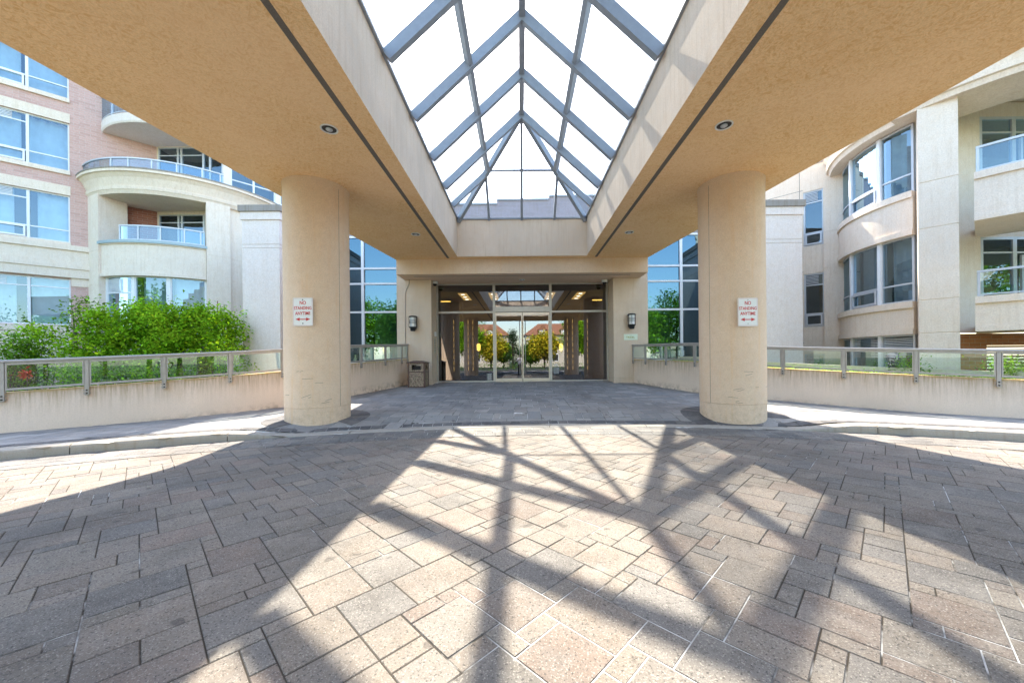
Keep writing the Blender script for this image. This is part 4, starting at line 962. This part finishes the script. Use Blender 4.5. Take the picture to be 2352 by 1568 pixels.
notice(1271.5, 1283.5, 843.5, 858, 'door_notice', 'grey notice under white letters on the right entry pane', 'notice', 5, 'DEL', mat=plain('grey_notice', (.30, .31, .32), .5))
notice(867.8, 880.8, 803, 816, 'window_notice', 'white notice sheet inside the tinted glazing left of the portal', 'notice', 4, Y=15.49)
notice(1559, 1571.5, 804, 816, 'window_notice', 'white notice sheet on the tinted glazing right of the portal', 'notice', 4, Y=15.49)

# ================================================================== PLANTING
def leaves(mb, pts, size, rnd, tint=None, droop=.3):
    for p in pts:
        d = Vector((rnd.gauss(0, 1), rnd.gauss(0, 1), rnd.gauss(0, .6)-droop)).normalized(); n = Vector((rnd.gauss(0, .7), rnd.gauss(0, .7), 1)).normalized()
        s = d.cross(n).normalized(); l = size*rnd.uniform(.6, 1.25); k = rnd.choice((.4, .7, 1, 1.2, 1.5, 1.8))*rnd.uniform(.85, 1.15); c = (k*rnd.uniform(.85, 1.25), k, k*.9)
        if tint and rnd.random() < tint[0]: c = tuple(k*x for x in tint[1])
        fold = n*l*.12
        mb.face([p, p+d*l*.5+s*l*.28+fold, p+d*l, p+d*l*.5-s*l*.28+fold], col=c)
def shrub(name, label, cat, base, top, rx, ry, nleaf, size, mat, seed, group=None, tint=None, clumps=70, low=.12, spread=.22, stems=12):
    rnd = random.Random(seed); t = thing(name, label, cat, tuple(base), group); base = Vector(base); H = top-base.z
    mb = MB(); tips = []
    for k in range(clumps):
        a = rnd.uniform(0, 2*math.pi); u = rnd.random(); h = low+(1-low)*rnd.random()**.8; rr = math.sqrt(rnd.random())*(1-.55*max(0, (h-.55)/.45)**1.5)
        tips.append(base+Vector((math.cos(a)*rx*rr, math.sin(a)*ry*rr, H*h*(1-.12*rr))))
    for k in range(stems):
        q = rnd.choice(tips); m_ = base.lerp(q, .5)+Vector((rnd.gauss(0, .06), rnd.gauss(0, .06), H*.05)); mb.tube([base+Vector((rnd.gauss(0, .12), rnd.gauss(0, .08), 0)), m_, q], .014+H*.003, 5, r2=.004)
    mb.build('stem', M['bark'], t, weld=False)
    mb = MB(); per = nleaf//clumps; pts = []
    for q in tips:
        s = spread*rnd.uniform(.6, 1.4)
        pts += [q+Vector((rnd.gauss(0, s), rnd.gauss(0, s), rnd.gauss(0, s*.7))) for _ in range(int(per*rnd.uniform(.6, 1.4)))]
    leaves(mb, pts, size, rnd, tint); mb.build('foliage', mat, t, weld=False, col=True); return t
LG = leafm('fresh_green_leaves', (.12, .29, .012), (.30, .50, .03)); LD = leafm('deep_green_leaves', (.05, .13, .02), (.11, .24, .03)); LY = leafm('yellow_leaves', (.40, .36, .03), (.60, .48, .04)); LS = leafm('blue_green_needles', (.02, .05, .04), (.05, .09, .07))
GRP = 'garden shrubs behind the left parapet'
for i, (px, Y, ty, r, n, lab) in enumerate((
        (20, 9.6, 765, .9, 1900, 'sparse shrub at the far left end of the left parapet'),
        (92, 10.3, 748, .9, 2600, 'loose open shrub in front of the ground floor windows'),
        (186, 11.0, 682, .38, 900, 'thin tall twiggy shrub rising in front of the brick strip'),
        (240, 10.2, 716, .85, 6500, 'dense bright green shrub left of the bay windows'),
        (318, 10.6, 694, .85, 6800, 'tallest dense green shrub under the bay windows'),
        (395, 10.3, 706, .80, 6500, 'rounded dense green shrub under the middle bay window'),
        (455, 11.0, 700, .72, 6000, 'green shrub with feathery top below the right bay window'),
        (517, 10.4, 716, .42, 3400, 'green shrub with a few yellow leaves against the grey pier'))):
    Y += 1.4; r *= 1.12; p = at(px, ty, Y); g = -.44
    shrub('garden_shrub', lab, 'shrub', (p.x, Y, g), p.z+.05, r, .75, int(n*1.5), .105, LG if n > 2000 else LD, 40+i, GRP, (.03, (2.5, 1.6, 1)) if i != 7 else (.07, (3, 2, .8)), 130, .18, .19 if n > 3000 else .15, 16)
p = at(60, 858, 9.0); t = thing('red_flower', 'single orange-red flower seen through the leftmost glass panel', 'flower', (p.x, 9, .0)); rnd = random.Random(3)
mb = MB(); mb.tube([(p.x, 9, -.44), (p.x+.02, 9.01, p.z)], .008, 6); mb.build('stem', M['bark'], t)
mb = MB(); leaves(mb, [p+Vector((rnd.gauss(0, .05), rnd.gauss(0, .04), rnd.gauss(0, .05))) for _ in range(45)], .11, rnd); mb.build('petals', plain('red_petals', (.75, .06, .02), .7), t, weld=False, col=True)
# planted strip and kerb behind the right parapet
mb = MB(); sbox(mb, WR, .5, WR.L-1.2, -1.0, .12, -1.28, -1.14, 40); tag(mb.build('planter_kerb', M['stone']), 'pale concrete planter edge behind the right parapet', 'planter edge')
mb = MB(); rnd = random.Random(9); pts = []
for _ in range(15000):
    s = rnd.uniform(.4, WR.L-1.4); pts.append(WR(s, rnd.uniform(-.25, .02), -rnd.uniform(.3, 1.1)))
leaves(mb, pts, .07, rnd); tag(mb.build('ground_cover', LG, weld=False, col=True), kind='stuff')
for i, (px, Y, ty, r, n, lab) in enumerate(((2085, 8.9, 815, .35, 1800, 'small shrub behind the right railing in front of the square pier'), (2325, 7.9, 812, .6, 3600, 'green shrub behind the right railing at the picture edge'), (1880, 12.0, 830, .35, 1500, 'low green shrub below the stair windows'))):
    p = at(px, ty, Y); shrub('planter_shrub', lab, 'shrub', (p.x, Y, -.44), p.z, r, .4, n//2, .07, LD, 70+i, 'shrubs behind the right railing', None, 50, .3, .12)

# ================================================================== ACROSS THE STREET (behind the camera, mirrored in the glass)
def tree(label, x, y, H, r, mat, seed, n=6500, size=.38, name='street_tree', cat='tree', cone=False, g='trees across the street'):
    rnd = random.Random(seed); t = thing(name, label, cat, (x, y, -.44), g); mb = MB(); B0 = Vector((x, y, -.44)); h0 = H*(.10 if cone else .28)
    mb.tube([B0, B0+Vector((.05, .03, H*.4)), B0+Vector((0, .1, H*.85))], .05+H*.018, 8, r2=.03)
    tips = []
    for k in range(55):
        h = rnd.random(); a = rnd.uniform(0, 6.283)
        if cone: rr = r*(1-h)*rnd.uniform(.4, 1); q = B0+Vector((math.cos(a)*rr, math.sin(a)*rr, h0+(H-h0)*h))
        else:
            v = Vector((rnd.gauss(0, 1), rnd.gauss(0, 1), rnd.gauss(0, 1))).normalized()*rnd.uniform(.45, 1); q = B0+Vector((v.x*r, v.y*r, h0+(H-h0)*.5+v.z*(H-h0)*.5))
        tips.append(q)
    for q in tips[:16]: mb.tube([B0+Vector((0, 0, max(.5, (q.z-B0.z)*.55))), B0.lerp(q, .6)+Vector((0, 0, .3)), q], .04, 5, r2=.01)
    mb.build('trunk', M['bark'], t, weld=False); mb = MB(); pts = []
    for q in tips: s = r*.2; pts += [q+Vector((rnd.gauss(0, s), rnd.gauss(0, s), rnd.gauss(0, s*.8))) for _ in range(n//55)]
    leaves(mb, pts, size, rnd); mb.build('crown', mat, t, weld=False, col=True)
TR = [('yellow-leaved tree mirrored left of the door gap', -4.6, -27, 5.6, 2.3, LY), ('yellow-leaved tree mirrored right of the door gap', 3.6, -27, 5.8, 2.3, LY), ('green tree mirrored at the left door edge', -8.2, -26, 7.6, 2.3, LG), ('green tree mirrored in the right entry pane', 8.6, -27, 7.6, 2.4, LG),
      ('tall green tree mirrored in the left tinted glazing', -16, -20, 10.5, 3.4, LD), ('tall pale green tree mirrored beside it', -22, -24, 11.5, 3.6, LG), ('tall green tree mirrored in the right tinted glazing', 16, -21, 9.5, 3.2, LG), ('broad dark tree mirrored at the right column', 21.5, -22, 10.5, 3.6, LD),
      ('dark tree reflected in the left wing windows', 30, -10, 11, 4, LD), ('green tree reflected in the bay windows', 26, -2, 9, 3.4, LG), ('dark tree reflected in the right wing windows', -29, -8, 11, 4, LD), ('green tree reflected by the square pier windows', -24, -3, 8.5, 3.2, LG)]
TR += [('broad green tree at the left end of the town houses', -24, -38, 9, 4.5, LG), ('broad green tree at the right end of the town houses', 24, -38, 9, 4.5, LG), ('dark tree behind the left town house', -14, -56, 12, 6, LD), ('dark tree behind the right town house', 15, -56, 12, 6, LD),
       ('rounded green tree before the left town house', -13, -31, 7.5, 3, LG), ('rounded green tree before the right town house', 13.5, -31, 7.5, 3, LD), ('small green tree left of the spruce', -2.9, -33, 4.6, 1.6, LG), ('small green tree right of the spruce', 1.6, -33, 4.4, 1.6, LD)]
for i, (lb, x, y, H, r, mt) in enumerate(TR): tree(lb, x, y, H, r, mt, 100+i)
tree('blue-green spruce mirrored between the door leaves', -1.2, -26, 6.0, 1.5, LS, 140, 3000, .22, 'spruce_tree', 'tree', True)
def house(x, y, w, label):
    t = thing('town_house', label, 'house', (x, y, -.44), 'town houses across the street'); z0, ze, zr = -.44, 6.4, 9.2; d = 8
    wall = plain('cream_render', (.60, .52, .42), .9); roof = plain('orange_roof_tiles', (.34, .15, .08), .85, 0, .3, 6)
    mb = MB(); mb.box((x-w/2, y-d, z0), (x+w/2, y, ze)); mb.build('wall', wall, t)
    mb = MB(); e = .4; c = [(x-w/2-e, y+e, ze), (x+w/2+e, y+e, ze), (x+w/2+e, y-d-e, ze), (x-w/2-e, y-d-e, ze)]; r0, r1 = (x-w/2+3, y-d/2, zr), (x+w/2-3, y-d/2, zr)
    mb.face([c[0], c[1], r1, r0]); mb.face([c[2], c[3], r0, r1]); mb.face([c[3], c[0], r0]); mb.face([c[1], c[2], r1]); mb.face(c); ro = mb.build('roof', roof, t)
    for k in (-.28, 0, .28):
        X = x+w*k; mb = MB(); y1 = y+.2; mb.box((X-.8, y1-2.2, ze-.2), (X+.8, y1, ze+1.2)); mb.build('dormer_wall', wall, t)
        mb = MB(); a, b, q = (X-1.05, y1+.15, ze+1.1), (X+1.05, y1+.15, ze+1.1), (X, y1+.15, ze+2.2); f = Vector((0, -2.9, 0)); V_ = [Vector(p) for p in (a, b, q)]
        mb.face([V_[0], V_[2], V_[2]+f, V_[0]+f]); mb.face([V_[1], V_[2], V_[2]+f, V_[1]+f]); mb.face(V_); mb.build('dormer_roof', roof, t)
        mb = MB(); mb.box((X-.4, y1+.01, ze), (X+.4, y1+.05, ze+1.05)); mb.build('dormer_window', M['white'], t)
    for k in (-.36, -.12, .12, .36):
        for z in (.8, 3.7): mb = MB(); mb.box((x+w*k-.7, y+.01, z), (x+w*k+.7, y+.06, z+1.5)); f = mb.build('window', M['white'], t); mb = MB(); mb.box((x+w*k-.6, y+.061, z+.1), (x+w*k+.6, y+.07, z+1.4)); mb.build('pane', M['lobbyfloor'], f)
house(-11.5, -50, 18, 'orange-roofed town house mirrored left of the door gap'); house(9.5, -50, 17, 'orange-roofed town house mirrored right of the door gap')
mb = MB(); rnd = random.Random(2); leaves(mb, [Vector((rnd.uniform(-30, 30), rnd.uniform(-17.2, -16.2), rnd.uniform(-.4, .75))) for _ in range(9000)], .16, rnd)
tag(mb.build('low_hedge', LD, weld=False, col=True), 'low clipped hedge along the far side of the driveway', 'hedge')

# ================================================================== PHOTOGRAPHER (seen only as a reflection in the doors)
def skin(name, verts, edges, rad, sub=1):
    me = bpy.data.meshes.new(name); me.from_pydata(verts, edges, []); o = bpy.data.objects.new(name, me); COL.objects.link(o)
    md = o.modifiers.new('s', 'SKIN'); md.use_smooth_shade = True
    for v, r in zip(me.skin_vertices[0].data, rad): v.radius = r if isinstance(r, tuple) else (r, r)
    me.skin_vertices[0].data[0].use_root = True; s = o.modifiers.new('b', 'SUBSURF'); s.levels = sub; s.render_levels = sub
    dg = bpy.context.evaluated_depsgraph_get(); dg.update(); m2 = bpy.data.meshes.new_from_object(o.evaluated_get(dg)); COL.objects.unlink(o); bpy.data.objects.remove(o); return m2
bx, by, g = -.12, -.52, ROADZ
V3 = [(0, 0, .95), (0, 0, 1.12), (0, .0, 1.32), (0, -.01, 1.44), (0, 0, 1.52), (0, .02, 1.60), (0, .02, 1.70),
      (.10, 0, .90), (.12, .02, .50), (.13, 0, .09), (.14, .15, .045), (-.10, 0, .90), (-.12, .02, .50), (-.13, 0, .09), (-.14, .15, .045),
      (.19, 0, 1.40), (.26, .02, 1.12), (.12, .27, 1.30), (.08, .32, 1.33), (-.19, 0, 1.40), (-.26, .02, 1.12), (-.12, .27, 1.30), (-.08, .32, 1.33)]
E3 = [(0, 1), (1, 2), (2, 3), (3, 4), (4, 5), (5, 6), (0, 7), (7, 8), (8, 9), (9, 10), (0, 11), (11, 12), (12, 13), (13, 14), (3, 15), (15, 16), (16, 17), (17, 18), (3, 19), (19, 20), (20, 21), (21, 22)]
RD = [(.15, .11), (.14, .10), (.17, .11), (.10, .08), .055, (.085, .10), (.075, .09), (.09, .09), .065, .045, (.045, .03), (.09, .09), .065, .045, (.045, .03), .06, .045, .032, .03, .06, .045, .032, .03]
b = len(V3)
for e in (1, -1):       # five fingers per hand, curled over the camera
    w = 18 if e > 0 else 22
    for k in range(5):
        i = len(V3); z = 1.365-.018*k; V3 += [(e*.062, .335, z), (e*.045, .345 if k < 4 else .31, z+.004)]; E3 += [(w, i), (i, i+1)]; RD += [.010, .008]
V3 = [(x+bx, y+by, z+g) for x, y, z in V3]
pm = skin('person', V3, E3, RD, 1)
sk_, sh, tr, bl = plain('skin', (.45, .27, .19), .5), plain('pale_shirt', (.62, .60, .68), .8), plain('black_trousers', (.02, .02, .022), .8), M['black']
for m_ in (sk_, sh, tr, bl): pm.materials.append(m_)
for f in pm.polygons:
    z = f.center.z-g; hand = abs(f.center.x-bx) < .13 and f.center.y-by > .24
    f.material_index = 0 if (z > 1.49 or hand) else 1 if z > .97 else 2 if z > .07 else 3
t = bpy.data.objects.new('person', pm); COL.objects.link(t); tag(t, 'standing person in a pale shirt and black trousers holding a camera at chest height', 'person')
mb = MB(); hc = (bx, by+.01, 1.70+g)
mb.lathe((hc[0], hc[1]-.012, hc[2]-.02), [(.092, -.06), (.102, 0), (.095, .05), (.06, .085), (.001, .10)], 16); mb.build('hair', plain('dark_hair', (.03, .02, .015), .7), t)
cmr = tag(bpy.data.objects.new('handheld_camera', None), 'black camera held in the hands of the standing person', 'camera'); COL.objects.link(cmr)
mb = MB(); mb.box((bx-.055, by+.30, 1.31+g), (bx+.055, by+.36, 1.385+g)); mb.build('camera_body', bl, cmr, bevel=.006)
mb = MB(); mb.tube([(bx, by+.36, 1.345+g), (bx, by+.42, 1.345+g)], .03, 14); mb.build('lens', bl, cmr)
bpy.context.view_layer.update()
